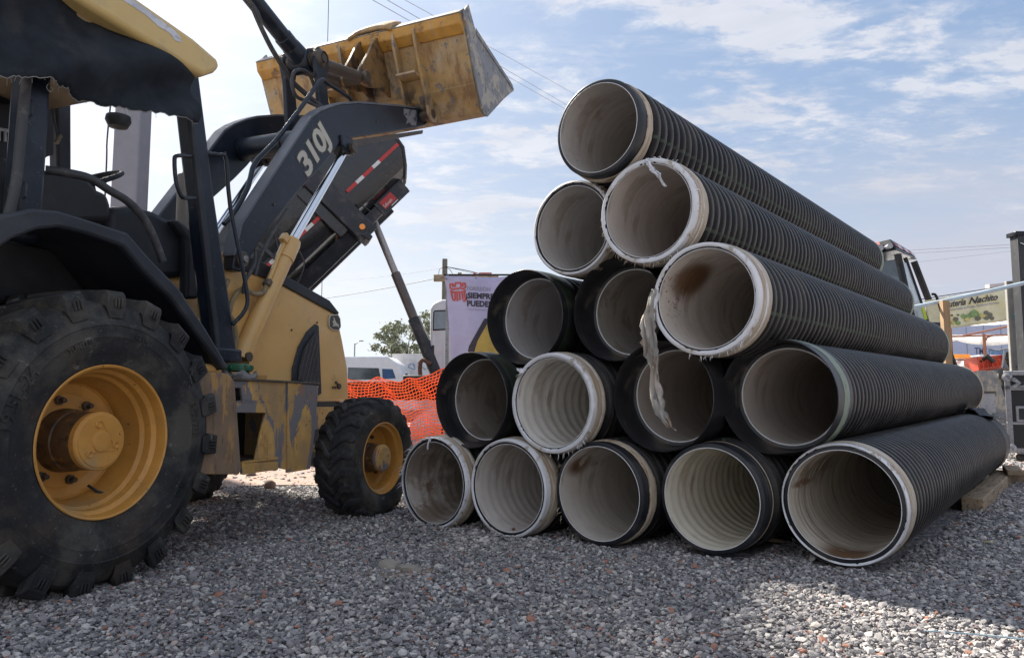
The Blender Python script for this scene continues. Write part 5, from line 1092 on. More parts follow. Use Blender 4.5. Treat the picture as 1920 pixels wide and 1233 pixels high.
# red plate on the front rail
sp0=bedpt(-.92,-.16,.285)
strip(-.70,-.10,-.22,.04,.28,.30,'rail_plate',frameb,bed,.003)
strip(-.62,-.35,-.16,-.01,.272,.281,'red_sign_plate',red)
tv,tf=text('Galbreath',.075,.004)
mm=MB(); mm.add([bedpt(-.61+x*.62,-.135+y*1.0+ .0,.268-z) for x,y,z in tv],tf).build('sign_lettering',refw,bed,smooth=False)
strip(-.50,-.35,-.19,-.175,.272,.281,'sign_underline',refw)
am=MB(); a_=Vector(bedpt(-1.20,-.14,-.145)); am.tube([a_,a_+Vector((0,-.03,0))],.045,16); am.build('marker_lamp',amber,bed)
MB().tube([tuple(Vector(T_(x,11.5+y,z))) for x,y,z in G['d_chain']],.020,8,sub=3).build('hanging_chain',rust,bed)
for pts in([(-1.3,.6,-.05),(-1.15,.3,-.05),(-.95,.15,-.04),(-.9,-.1,-.03)],[(-2.2,.7,-.05),(-2.5,.3,-.06),(-3.0,.0,-.05),(-3.3,-.1,.0)],[(-2.1,.6,-.05),(-2.2,.1,-.06),(-2.6,-.1,-.05)]):
    MB().tube([bedpt(a,b,c) for a,b,c in pts],.012,6,sub=4).build('air_line',wirem,bed)
# telescopic hoist
cd=[Vector(T_(x,11.5+.55,z)) for x,_,z in G['d_cyl']]
hz_=bpy.data.objects.new('hoist_cylinder',None); C.objects.link(hz_); hz_.parent=DT
d0=(cd[0]-cd[3]).normalized()
MB().tube([cd[3]-d0*.05,cd[3]+d0*1.0],.105,24).build('outer_stage',frameb,hz_,bevel=.008)
MB().tube([cd[3]+d0*1.0,cd[3]+d0*1.82],.080,24).build('middle_stage',M('dusty_hoist_stage',(.10,.085,.08),.4,.3,layers=[dict(c=(.20,.15,.12),s=5,t=.5,w=.2)]),hz_,bevel=.008)
MB().tube([cd[3]+d0*1.82,cd[0]+d0*.05],.060,24).build('inner_stage',M('worn_steel_stage',(.36,.34,.33),.4,.5,layers=[dict(c=(.22,.16,.12),s=6,t=.5,w=.2)]),hz_,bevel=.006)
MB().tube([cd[3]+Vector((-.08,-.12,.15)),cd[3]+Vector((-.22,-.13,.22)),cd[3]+Vector((-.26,-.13,.1)),cd[3]+Vector((-.24,-.13,-.15))],.035,10,sub=4).build('hoist_hose',rust,hz_)
# chassis + wheels
def bx(x0,x1,y0,y1,z0,z1): 
    a=T_(x0,y0,z0); b=T_(x1,y1,z1); return MB().bb(a[0],b[0],a[1],b[1],a[2],b[2])
bx(-6.0,2.0,11.9,13.3,.70,1.0).build('truck_chassis',blkv,DT,bevel=.02)
bx(-1.75,-.9,11.7,12.6,.98,1.10).build('hoist_mount',frameb,DT,bevel=.02)
bx(-1.05,-.7,11.5,11.9,.5,1.05).build('mudguard',frameb,DT,bevel=.05)
for x in(-4.6,-3.4,1.0):
    w_=bpy.data.objects.new('truck_wheel',None); C.objects.link(w_); w_.parent=DT; w_.location=T_(x,11.65,.5)
    MB().lathe([(0,.28),(-.02,.35),(0,.46),(.04,.50),(.24,.50),(.28,.46),(.3,.28)],seg=40).build('tyre',rubber,w_,ang=30)
    MB().lathe([(0,.28),(.03,.27),(.08,.2),(.05,.1),(.05,0)],seg=32).build('rim',whitep,w_)
# cab
CX0,CX1=-1.36,.20; Y0=12.0
cabp=[(CX0,.95),(CX0,2.20),(CX0+.05,2.31),(CX0+.20,2.365),(CX1-.5,2.40),(CX1-.1,2.35),(CX1+.1,1.75),(CX1+1.0,1.6),(CX1+1.05,.8),(CX0,.8)]
cb=MB().prism([(x+2.4,z) for x,z in cabp],Y0-11.5,Y0-11.5+2.0).build('truck_cab',whitep,DT,bevel=.05,ang=40)
def cp(x,z,y): return (x+2.4,y-11.5,z)
def slab(P,y0,y1,name,mat,par,bev=0): return MB().prism([(x+2.4,z) for x,z in P],y0-11.5,y1-11.5).build(name,mat,par,bevel=bev)
wf=slab([(-1.31,1.84),(-1.305,2.15),(-1.28,2.18),(-.70,2.21),(-.70,1.88)],Y0-.012,Y0+.004,'window_frame',darkpl,cb,.01)
slab([(-1.29,1.865),(-1.285,2.14),(-1.27,2.155),(-.72,2.185),(-.72,1.90)],Y0-.016,Y0-.011,'window_pane',glassg,wf)
for x in(-1.12,-.95): slab([(x-.02,1.0),(x-.02,1.72),(x+.02,1.76),(x+.05,1.72),(x+.05,1.0)],Y0-.010,Y0+.01,'cab_wall_rib',whitep,cb,.008)
slab([(-1.325,1.46),(-1.325,1.60),(-1.285,1.60),(-1.285,1.46)],Y0-.02,Y0,'door_handle',darkpl,cb,.006)
MB().tube([cp(-.86,2.08,Y0-.03),cp(-.80,2.14,Y0-.04),cp(-.72,2.13,Y0-.04),cp(-.76,2.04,Y0-.04),cp(-.84,2.04,Y0-.04)],.012,6,sub=3).build('cab_steering_wheel',darkpl,cb)

# ================================================================= orange netting
NTX0,NTX1=-2.75,1.1; NY=9.4
def npnt(u,v_):
    x=NTX0+(NTX1-NTX0)*u
    topz=1.13-.16*math.sin(min(1,u/.55)*PI)+.02*math.sin(u*30); z=.02+(topz-.02)*v_+.02*math.sin(u*80+v_*13)*math.sin(v_*8+u*25)
    return Vector((x+.02*math.sin(v_*9+u*20)+.01*math.sin(v_*31+u*7),NY+.10*math.sin(u*9)+.05*math.sin(v_*5+u*14)+.03*math.sin(v_*12+u*40),z+.012*math.sin(u*55+v_*6)))
m=MB(); NU=92; NV=26
def ribn(P,wd,axis):
    v=[];f=[]
    for q in P:
        if axis=='h': v+=[q-Vector((0,0,wd)),q+Vector((0,0,wd)),q+Vector((0,.003,wd)),q+Vector((0,.003,-wd))]
        else: v+=[q-Vector((wd,0,0)),q+Vector((wd,0,0)),q+Vector((wd,.003,0)),q+Vector((-wd,.003,0))]
    for i in range(len(P)-1):
        for k in range(4): f.append((i*4+k,i*4+(k+1)%4,(i+1)*4+(k+1)%4,(i+1)*4+k))
    m.add(v,f)
rn=random.Random(8)
for j in range(NV+1):
    ribn([npnt(i/NU,j/NV) for i in range(0,NU+1,1)],.0075,'h')
for i in range(NU+1):
    ribn([npnt(i/NU,j/NV)+Vector((0,.001,0)) for j in range(NV+1)],.0042,'v')
NETT=thing('barrier_netting',(-.8,NY,0),0,'sagging orange plastic barrier netting between the loader wheel and the pipes','netting')
mm=m.build('net_sheet',orange,None,smooth=False); mm.parent=NETT; mm.location=(.8,-NY,0)
for x in(-2.7,-.9,1.0):
    MB().tube([(x+.8,.08,0),(x+.8,.08,1.12)],.012,8).build('net_stake',rust,NETT)
# pale sacks just beyond the netting
def blob(name,c,s,mat,seed,label,cat,sub=3,flat=.0):
    bm=bmesh.new(); bmesh.ops.create_icosphere(bm,subdivisions=sub,radius=1); rg=random.Random(seed)
    ph=[(Vector((rg.uniform(-1,1),rg.uniform(-1,1),rg.uniform(-1,1))).normalized()*rg.uniform(1.5,6),rg.uniform(0,6),rg.uniform(.02,.09)) for _ in range(14)]
    for vv in bm.verts:
        k=1+sum(a*math.sin(d.dot(vv.co)+p) for d,p,a in ph); vv.co=Vector((vv.co.x*s[0]*k,vv.co.y*s[1]*k,max(vv.co.z*s[2]*k,-s[2]*.55)))
    me=bpy.data.meshes.new(name); bm.to_mesh(me); bm.free(); me.shade_smooth(); me.set_sharp_from_angle(angle=R(30)); me.materials.append(mat)
    o=link(name,me); o.location=c; tag(o,label,cat); return o
sackm=M('white_sack',(.62,.60,.58),.8,bump=[(9,.5,.03)],var=.06)
blob('white_sack',(-.98,9.9,.26),(.42,.30,.34),sackm,3,'bulging white sack half hidden behind the orange netting near the pipes','sack')
blob('white_sack',(-.45,10.1,.22),(.40,.28,.30),sackm,9,'lower white sack behind the orange netting, mostly behind the pipes','sack')
# ================================================================= vans, wall, tree, lamp, pole
def car(name,x0,x1,y,zr,label,cat,mat,wins,h0=.25,prof=None,group=None):
    T=thing(name,((x0+x1)/2,y,0),0,label,cat); cx=(x0+x1)/2
    P=prof or [(x0,h0),(x0,zr-.15),(x0+.12,zr),(x1-.5,zr),(x1-.1,zr*.62),(x1,zr*.55),(x1,h0)]
    b=MB().prism([(p[0]-cx,p[1]) for p in P],0,1.8).build('body',mat,T,bevel=.05,ang=40)
    for i,(W_,mt) in enumerate(wins): MB().prism([(p[0]-cx,p[1]) for p in W_],-.012,.01).build('side_window',mt,b,bevel=.006)
    for wx in(x0+.8,x1-.8):
        w_=bpy.data.objects.new('wheel',None); C.objects.link(w_); w_.parent=T; w_.location=(wx-cx,-.01,.33)
        MB().lathe([(0,.18),(-.01,.24),(0,.31),(.03,.33),(.18,.33),(.2,.3),(.2,.18)],seg=32).build('tyre',rubber,w_); MB().lathe([(0,.18),(.03,.16),(.02,0)],seg=24).build('rim',casem,w_)
    return T
V=car('white_van',-8.2,-3.32,22,1.93,'white van parked beyond the netting, dark side windows showing above it','van',whitep,[([(-4.95,1.22),(-4.95,1.60),(-4.02,1.58),(-3.95,1.25)],glass),([(-3.90,1.25),(-3.92,1.56),(-3.60,1.55),(-3.50,1.27)],blueg)],prof=[(-8.2,.3),(-8.2,1.8),(-8.0,1.93),(-3.75,1.93),(-3.45,1.70),(-3.2,1.2),(-2.9,1.1),(-2.85,.3)])
MB().bb(2.55,2.62,-.10,.0,1.30,1.42).build('wing_mirror',darkpl,V,bevel=.01)
WL=thing('site_wall',(-1.5,24,0),0,'long white painted wall with scrawled graffiti behind the dump truck','wall')
MB().bb(-2.45,9.5,0,.2,-.0,2.09).build('wall_face',wallw,WL,bevel=.01)
MB().bb(-2.45,9.5,-.01,.21,2.09,2.12).build('wall_coping',wallw,WL,bevel=.005)
rgf=random.Random(12)
for k,(cx,cz,mt) in enumerate(((-1.75,1.72,inkb),(-1.45,1.74,inkbk),(-1.15,1.68,inkb),(-1.9,1.30,inkb),(-1.55,1.26,inkb),(-1.2,1.30,inkbk),(-.9,1.5,inkb))):
    pts=[(cx+rgf.uniform(-.16,.16),-.012,cz+rgf.uniform(-.14,.14)) for _ in range(6)]; MB().tube(pts,.011,5,sub=4).build('graffiti_scrawl',mt,WL)
# tree
def tree(x,y,zc,rx,rz,seed,label,n=2600,ls=.10):
    T=thing('tree',(x,y,0),0,label,'tree','trees beyond the white wall'); rg=random.Random(seed)
    m=MB(); m.tube([(0,0,0),(.1,0,zc*.35),(.05,0,zc*.7)],[.20,.15,.09],8)
    limbs=[]
    for k in range(9):
        a=rg.uniform(0,6.28); q=Vector((rx*.75*math.cos(a),rx*.6*math.sin(a),zc+rz*rg.uniform(-.3,.75))); b=Vector((.05,0,zc*.55)); mid=b.lerp(q,.5)+Vector((0,0,.3)); m.tube([b,mid,q],[.07,.045,.015],6); limbs.append((b,mid,q))
    m.build('trunk',bark,T)
    c=MB(); cl_=[]
    for k in range(26):
        a=rg.uniform(0,6.28); u=rg.uniform(.2,1)**.6; e=rg.uniform(-.9,1); cl_.append((Vector((rx*u*math.cos(a)*math.sqrt(1-e*e*.8),rx*.8*u*math.sin(a),zc+rz*e*.85)),rg.uniform(.25,.55)*rx*.5))
    for i in range(n):
        cc,r=rg.choice(cl_); p=cc+Vector((rg.gauss(0,.5),rg.gauss(0,.5),rg.gauss(0,.38)))*r
        a,b=Vector((rg.uniform(-1,1),rg.uniform(-1,1),rg.uniform(-1,1))).normalized(),Vector((rg.uniform(-1,1),rg.uniform(-1,1),rg.uniform(-1,1))).normalized(); s_=ls*rg.uniform(.5,1.4)
        c.add([p-a*s_,p+b*s_*.5,p+a*s_,p-b*s_*.5],[(0,1,2,3)])
    c.build('crown',leaf,T,smooth=False)
tree(-5.3,36,3.35,1.55,1.0,3,'pale green tree crown above the wall, left of the truck cab')
tree(-3.6,37,3.9,1.5,1.3,8,'taller feathery tree partly hidden by the white truck cab',2200)
tree(-8.3,60,3.6,2.2,.9,5,'low distant tree beside the street lamp',900,.14)
SL=thing('street_lamp',(-11.9,55,0),0,'thin distant street lamp with curved arm beside the loader nose','street lamp')
MB().tube([(0,0,0),(0,0,4.2),(.05,0,4.55),(.35,0,4.78)],[.07,.05,.045,.04],8,sub=3).build('pole',casem,SL); MB().box((.48,0,4.80),(.34,.16,.09)).build('lamp_head',casem,SL,bevel=.02)
UP=thing('utility_pole',(-1.40,15,0),0,'wooden utility pole with crossbeam and cables rising behind the lilac banner','utility pole')
MB().tube([(0,0,0),(0,0,3.60)],[.075,.055],12).build('pole',M('grey_timber_pole',(.16,.15,.13),.85,bump=[(20,.4,.02)]),UP)
MB().bb(-.22,1.12,-.10,-.02,3.12,3.26).build('crossbeam',wood,UP,bevel=.008)
for a,b,c in((.28,.36,.05),(.60,.66,.03),(.72,.98,.02)): MB().bb(a,b,-.12,-.09,3.24,3.30).build('red_cable_reel',M('red_cable_tag',(.35,.10,.09),.6) if a>.5 else wood,UP,bevel=.004)
m=MB(); m.tube([(0,-.06,3.42),(-.10,-.06,3.38),(-.12,-.06,3.25)],.006,5,sub=3); m.tube([(.02,-.06,3.42),(.12,-.06,3.36),(.20,-.06,3.20)],.006,5,sub=3); m.tube([(.02,-.06,3.43),(.5,-.06,3.34),(.8,-.06,3.26)],.008,5,sub=3); m.build('pole_wires',wirem,UP)
def cable(pts,r,label,group='overhead cables crossing the sky'):
    P=[Vector(p) for p in pts]; Q=[]
    if len(P)==2:
        a,b=P; L_=(b-a).length
        for k in range(17): t=k/16; Q.append(a.lerp(b,t)+Vector((0,0,-4*.012*L_*t*(1-t))))
    else: Q=P
    o=MB().tube(Q,r*.62,6).build('overhead_cable',wiref,None); tag(o,label,'cable',group); return o
cable([(-1.4,15.0,3.42),(-9,27,5.1)],.007,'thin upper cable running left from the utility pole')
cable([(-1.59,15.0,3.19),(-9.0,21.0,3.2)],.013,'thick lower cable running left from the pole crossbeam')
cable([(-1.38,15.0,3.44),(5,40,6.9)],.010,'cable running right from the utility pole behind the banner')
cable([(-2.9,14.0,8.74),(2.27,30.0,12.84),(14,66,22)],.012,'lower cable of the pair slanting down behind the raised bucket')
cable([(-2.80,14.0,8.86),(2.37,30.0,13.0),(14,66,22.3)],.012,'upper cable of the close pair slanting down behind the raised bucket')
cable([(-2.25,14.0,8.74),(2.5,30.0,13.6),(14,66,23)],.010,'single thin cable slanting from the top edge towards the topmost pipe')
cable([(5,18,4.1),(14.04,20.0,4.95),(30,24,6.4)],.010,'upper cable of the pair above the yellow food banner')
cable([(5,18,4.0),(14.03,20.0,4.87),(30,24,6.3)],.010,'lower cable of the pair above the yellow food banner')
cable([(6,23,4.2),(16.83,24.0,5.56),(34,27,7.8)],.007,'faint third cable under the pair above the food banner')
AM=MB().tube([(0,0,0),(0,0,24)],.016,6).build('antenna_mast',wirem,None); AM.location=(-7.9,30,0); tag(AM,'hair thin vertical mast rising above the raised bucket into the sky','mast')

# ---- lilac banner
BN=thing('printed_banner',(-.45,9,0),0,'lilac vinyl banner with red castle emblem hung between the truck cab and the pipes','banner')
def bw(x,z): # banner surface wave
    return .035*math.sin(x*9+z*1.5)+.02*math.sin(x*3-z*4)
v=[];f=[]; nx_,nz_=24,30
for j in range(nz_+1):
    for i in range(nx_+1):
        t=j/nz_; xl=-.846+.135*t; xr=.12; x=xl+(xr-xl)*i/nx_; z=2.275-1.4*t-.02*math.sin(i/nx_*PI)*(1-t)
        v.append((x+.45,bw(x,z),z))
for j in range(nz_):
    for i in range(nx_): a=j*(nx_+1)+i; f.append((a,a+1,a+nx_+2,a+nx_+1))
o=MB().add(v,f).build('banner_sheet',banl,BN,ang=80); s_=o.modifiers.new('thickness','SOLIDIFY'); s_.thickness=.002
def onban(P,off): return [(x+.45,bw(x,z)-off,z) for x,z in P]
def flatpoly(P,name,mat,off,par=BN,sub=True):
    # triangulated fan resampled so it follows the sheet
    bm=bmesh.new(); vs=[bm.verts.new((x,0,z)) for x,z in P]; fc=bm.faces.new(vs); bmesh.ops.triangulate(bm,faces=[fc])
    for _ in range(3): bmesh.ops.subdivide_edges(bm,edges=bm.edges[:],cuts=1,use_grid_fill=True)
    for q in bm.verts: x,z=q.co.x,q.co.z; q.co=(x+.45,bw(x,z)-off,z)
    me=bpy.data.meshes.new(name); bm.to_mesh(me); bm.free(); me.materials.append(mat); me.shade_smooth(); return link(name,me,par)
flatpoly([(-.30,1.72),(-.51,1.34),(-.52,.9),(.1,.9),(.1,1.72)],'yellow_print',bany,.004)
flatpoly([(-.34,1.73),(-.27,1.73),(-.475,1.36),(-.50,1.20),(-.56,1.20),(-.535,1.38)],'dark_print_edge',ink,.006)
def ontext(s,x0,z0,size,mat,name,off=.006,bold=.0,sx=1.0,shear=0,dz=0,par=BN):
    tv,tf=text(s,size,.001,bold,shear,sx); sk=-.03
    return MB().add([(x0+x+.45,bw(x0+x,z0+y)-off+z,z0+y+sk*x) for x,y,z in tv],tf).build(name,mat,par,smooth=False)
ontext('TORREÓN',-.572,2.085,.068,inkg,'banner_text_line',bold=.001,sx=.95)
ontext('¡SIEMPRE',-.575,1.985,.098,ink,'banner_text_line',bold=.004,sx=.92)
ontext('PUEDE!',-.560,1.885,.098,ink,'banner_text_line',bold=.004,sx=.92)
ontext('www.torreon.gob.mx',-.54,1.835,.03,inkg,'banner_text_line')
# castle emblem strokes
def stroke(P,wd,name,mat,par=BN):
    m=MB()
    for a,b in zip(P[:-1],P[1:]):
        a=Vector((a[0],0,a[1]));b=Vector((b[0],0,b[1])); d=(b-a).normalized(); q=Vector((-d.z,0,d.x))*wd/2; a=a-d*wd*.3; b=b+d*wd*.3
        n_=4; vs=[]
        for k in range(n_+1):
            p=a.lerp(b,k/n_)
            for s_ in(1,-1): r=p+q*s_; vs.append((r.x+.45,bw(r.x,r.z)-.006,r.z))
        m.add(vs,[(2*k,2*k+1,2*k+3,2*k+2) for k in range(n_)])
    return m.build(name,mat,par,smooth=False)
ex,ez=-.675,2.06
def E_(pts): return [(ex+a*.105,ez+b*.115) for a,b in pts]
for P in ([(-.95,.95),(-.95,.55),(-.65,.35),(-.2,.45),(0,.4),(.25,.5),(.65,.35),(.95,.6),(.85,.95)],[(-.95,.95),(-.6,.95),(-.6,.7),(-.35,.7),(-.3,1.05),(.3,1.05),(.35,.7),(.6,.7),(.55,.95),(.85,.95)],
          [(-.85,.2),(-.6,.05),(.7,.05),(.85,.2)],[(-.85,.2),(-.75,-.2),(-.6,-.75),(-.35,-.85)],[(.85,.2),(.8,-.3),(.95,-.9),(.7,-.95)],[(-.4,.05),(-.3,-.7)],[(-.1,.05),(-.05,-.9)],[(.2,.05),(.25,-.8)],[(.5,.05),(.6,-.75)]):
    stroke(E_(P),.021,'castle_emblem_stroke',inkr)
for x in(-.83,-.45,-.05): MB().tube([(x+.45,-.01,2.24),(x+.45,.06,2.24)],.012,10).build('eyelet',casem,BN)
MB().tube([(-.86+.45,.06,2.29),(.16+.45,.06,2.29)],.012,8).build('banner_rope',wirem,BN)
MB().bb(.57,.62,.02,.08,0,2.32).build('banner_post',wood,BN); MB().bb(-.38,-.34,.05,.09,0,2.30).build('banner_post',casem,BN)

# ---- dark machine cab beyond the pipes on the right
MC=thing('machine_cab',(6.9,12.5,0),0,'dark glazed machine cab with red and white striped roof edge beyond the pipe ends','machine')
def mc(P): return [(x-6.9,y-12.5,z) for x,y,z in P]
def quad(P,th,name,mat,par=MC):
    a=[Vector(p) for p in P]; n_=(a[1]-a[0]).cross(a[2]-a[0]).normalized()*th; k=len(a)
    return MB().add([tuple(p) for p in a]+[tuple(p+n_) for p in a],[tuple(range(k)),tuple(range(2*k-1,k-1,-1))]+[(i,(i+1)%k,(i+1)%k+k,i+k) for i in range(k)]).build(name,mat,par,bevel=.004)
# corners: front-left FL, rear edge shared, back right
top=[(6.45,13.0,3.22),(6.65,12.4,3.20),(7.37,13.2,3.22),(7.1,13.8,3.22)]
bot=[(6.40,12.9,1.2),(6.88,12.2,1.2),(8.04,13.2,1.2),(7.6,13.9,1.2)]
for i in range(4):
    MB().tube(mc([top[i],bot[i]]),.06,8).build('cab_pillar',blkv,MC,bevel=.0)
def lerp3(a,b,t): return tuple(x+(y-x)*t for x,y in zip(a,b))
quad(mc([lerp3(top[0],bot[0],.04),lerp3(top[1],bot[1],.04),lerp3(top[1],bot[1],.85),lerp3(top[0],bot[0],.85)]),.015,'rear_glass',M('cab_glass_blue_grey',(.045,.07,.095),.12,layers=[dict(c=(.12,.15,.17),s=3,t=.5,w=.2,a=.6)],spec=.8))
ps1=lerp3(top[1],top[2],.45);ps2=lerp3(bot[1],bot[2],.62)
quad(mc([lerp3(top[1],bot[1],.05),lerp3(ps1,ps2,.05),lerp3(ps1,ps2,.72),lerp3(top[1],bot[1],.85)]),.015,'door_glass',M('cab_glass_hazy',(.42,.48,.52),.2,layers=[dict(c=(.16,.20,.24),s=2,t=.5,w=.2,a=.7)],spec=.7))
MB().tube(mc([ps1,ps2]),.035,8).build('door_pillar',blkv,MC)
quad(mc([bot[0][:2]+(2.0,),bot[1][:2]+(2.0,),bot[1][:2]+(.4,),bot[0][:2]+(.4,)]),.05,'cab_lower_panel',blkv)
quad(mc([(6.84,12.2,1.95),(7.80,13.2,1.95),(7.95,13.2,.5),(6.88,12.2,.5)]),.05,'cab_lower_panel',blkv)
rt=[(6.28,12.95,3.25),(6.56,12.25,3.25),(7.44,13.2,3.25),(7.1,13.9,3.25)]; rt2=[(6.32,13.0,3.47),(6.55,12.42,3.47),(7.36,13.25,3.42),(7.05,13.8,3.44)]
MB().add(mc(rt)+mc(rt2),[(0,1,2,3),(7,6,5,4),(0,4,5,1),(1,5,6,2),(2,6,7,3),(3,7,4,0)]).build('cab_roof',blkv,MC,bevel=.015)
for k in range(6):
    a=lerp3(rt[1],rt[2],.03+k*.16); b=lerp3(rt[1],rt[2],.19+k*.16); a2=lerp3(rt2[1],rt2[2],.03+k*.16); b2=lerp3(rt2[1],rt2[2],.19+k*.16)
    quad(mc([tuple(Vector(q)+Vector((.006,-.008,0))) for q in(lerp3(a,a2,.35),lerp3(b,b2,.35),lerp3(b,b2,.75),lerp3(a,a2,.75))]),.004,'tape_red' if k%2==0 else 'tape_white',M('faded_red_tape',(.30,.07,.08),.5) if k==0 else (bpy.data.materials['faded_red_tape'] if k%2==0 else decw))
a,b=rt[0],rt[1]; quad(mc([(6.30,12.90,3.40),(6.44,12.55,3.40),(6.44,12.58,3.46),(6.30,12.92,3.46)]),.004,'tape_red',bpy.data.materials['faded_red_tape'])
ml=MB(); ml.tube(mc([(6.44,12.62,3.33),(6.40,12.48,3.33)]),.055,14); ml.build('work_lamp',casem,MC); MB().tube(mc([(6.52,12.50,3.33),(6.49,12.32,3.33)]),.045,14).build('work_lamp',casem,MC)
MB().tube(mc([(7.15,12.3,2.49),(7.22,12.3,2.46),(7.30,12.3,2.15),(7.32,12.3,2.0),(7.27,12.3,1.95)]),.022,8,sub=4).build('grab_rail',blkv,MC)
MB().bb(.05,.45,-.35,.1,1.85,2.0).build('battery_box',frameb,MC,bevel=.02)
MB().bb(-.4,1.2,.3,2.6,.35,1.25).build('machine_body',blkv,MC,bevel=.05)
quad(mc([(7.22,12.7,2.1),(7.28,12.7,2.1),(7.24,12.7,2.3),(7.18,12.7,2.35)]),.01,'yellow_tag',M('hi_vis_yellow',(.50,.60,.05),.6))
for (x,y) in((6.5,13.0),(7.7,14.6)):
    w_=bpy.data.objects.new('wheel',None); C.objects.link(w_); w_.parent=MC; w_.location=(x-6.9,y-12.5,.6)
    MB().lathe([(0,.30),(-.03,.45),(0,.57),(.05,.60),(.32,.60),(.36,.5),(.36,.3)],seg=36).build('tyre',rubber,w_); MB().lathe([(0,.30),(.05,.28),(.05,0)],seg=24).build('rim',wheely,w_)


# ---- tan timber post, pale cable across, food banner and tent
o=MB().prism([(-.045,0),(-.045,2.02),(.045,2.02),(.045,0)],-.04,.04).build('timber_post',woodp,bevel=.004); o.location=(5.68,9.5,0); tag(o,'tan timber post standing beyond the pipe ends, left of the food banner','post')
o=MB().tube([(5.30,9.6,1.94),(6.2,9.6,2.13),(7.0,9.6,2.31),(8.2,9.6,2.60)],.026,8).build('pale_pipe',bluem,None); tag(o,'pale blue pipe slanting across in front of the food banner to the concrete wall','pipe')
FB=thing('food_banner',(8.25,13,0),0,'faded yellow food banner printed with fruit hung on the tent front','banner')
def fbp(x,z): return (x,.03*math.sin(x*11)+.015*math.sin(x*5+z*7),z)
A_=[(7.40,2.48),(8.92,2.72),(8.915,2.10),(7.86,1.98)]
v=[];f=[]
for j in range(13):
    for i in range(31):
        u=i/30;t=j/12; xa=7.40+(8.92-7.40)*u; za=2.47+.24*u; xb=7.52+(8.915-7.52)*u; zb=1.93+.18*u
        q=fbp(xa+(xb-xa)*t,za+(zb-za)*t); v.append((q[0]-8.25,q[1],q[2]))
for j in range(12):
    for i in range(30): a=j*31+i; f.append((a,a+1,a+32,a+31))
o=MB().add(v,f).build('banner_sheet',fbanm,FB,ang=80); s_=o.modifiers.new('thickness','SOLIDIFY'); s_.thickness=.002
def fbt(s,x0,z0,size,mat,name,bold=0,shear=0,sx=1,slope=.15):
    tv,tf=text(s,size,.001,bold,shear,sx); MB().add([(x0+x-8.25,fbp(x0+x,z0+y+slope*x)[1]-.014+z,z0+y+slope*x) for x,y,z in tv],tf).build(name,mat,FB,smooth=False)
fbt('Frutería Nachito',7.66,2.325,.165,ink,'banner_text_line',bold=.0035,shear=.35,sx=.96)
fbt('Tenemos Surtido en Frutas, Verduras y Abarrotes',7.78,2.275,.06,inkg,'banner_text_line',bold=.001,sx=.80)
def fruit(x,z,r,mat,name,seed,sx=1.0):
    rg=random.Random(seed); P=[(x+sx*r*(1+rg.uniform(-.2,.2))*math.cos(2*PI*k/12),z+r*.8*(1+rg.uniform(-.2,.2))*math.sin(2*PI*k/12)) for k in range(12)]
    MB().prism([(p[0]-8.25,p[1]) for p in P],fbp(x,z)[1]-.016-.0003*seed,fbp(x,z)[1]-.010).build(name,mat,FB,smooth=False)
sd_=0
for (x,z,r,mt) in((8.10,2.19,.05,vegg),(8.17,2.13,.05,vegy),(8.22,2.20,.055,vegg),(8.30,2.24,.08,vegg),(8.34,2.15,.05,vegd),(8.42,2.20,.05,vegy),(8.50,2.25,.05,vegd),(8.58,2.22,.055,vegd),(8.62,2.16,.045,vegd),(8.50,2.16,.05,vegd),(7.93,2.13,.05,vegd),(7.88,2.07,.04,vegy),(7.98,2.07,.045,vegg),(7.86,2.20,.022,vegd),(7.99,2.21,.02,vegd)):
    sd_+=1; fruit(x,z,r,mt,'printed_produce',sd_)
MB().tube([(8.93-8.25,.02,2.73),(8.925-8.25,.02,2.08)],.012,6).build('banner_edge_pole',rust,FB)
MB().tube([(7.38-8.25,.02,2.50),(8.93-8.25,.02,2.745)],.008,6).build('banner_rope',wirem,FB)
TN=thing('market_tent',(10.2,15.8,0),0,'open white canvas tent on a red brown tube frame under the food banner','tent')
def tnp(x,y,z): return (x-10.2,y-15.8,z)
v=[tnp(8.3,14.0,2.40),tnp(13.4,14.0,2.70),tnp(13.8,18.4,2.62),tnp(9.3,18.4,2.42),tnp(10.9,16.4,3.12)]
MB().add(v,[(0,1,4),(1,2,4),(2,3,4),(3,0,4)]).build('tent_canopy',tentm,TN,smooth=False)
for (a,b) in(((9.4,17.0,2.12),(13.4,17.0,2.22)),((8.6,14.4,2.24),(9.45,17.2,2.36)),((10.9,14.3,2.36),(10.62,17.2,2.16))):
    MB().tube([tnp(*a),tnp(*b)],.022,6).build('frame_tube',tubr,TN)
v=[];f=[]
for i in range(41):
    u=i/40; x=9.2+4.5*u; dp=.20+.22*abs(math.sin(u*PI*2.6+.9))
    v+=[tnp(x,17.1+.03*math.sin(u*40),2.16+.02*u*4),tnp(x,17.1+.05*math.sin(u*40+1),2.16+.08*u-dp*.62)]
for i in range(40): f.append((2*i,2*i+2,2*i+3,2*i+1))
o=MB().add(v,f).build('tent_valance',tentm,TN,ang=80); s_=o.modifiers.new('thickness','SOLIDIFY'); s_.thickness=.004
v=[tnp(9.0,15.4,2.3),tnp(9.75,16.9,2.18),tnp(9.35,16.7,1.65),tnp(8.9,15.8,1.3),tnp(8.8,15.4,1.2)]
MB().add(v,[(0,1,2,3,4)]).build('side_drape',tentm,TN,smooth=False)
for x,y in((11.05,17.0),(13.4,17.0),(8.75,14.5),(13.2,14.2)): MB().tube([tnp(x,y,.3),tnp(x,y,2.2)],.035,8).build('tent_leg',tubr,TN)
MB().tube([tnp(11.05,17.0,2.0),tnp(11.12,17.0,2.12),tnp(11.25,17.0,2.16)],.02,6).build('leg_brace',tubr,TN)
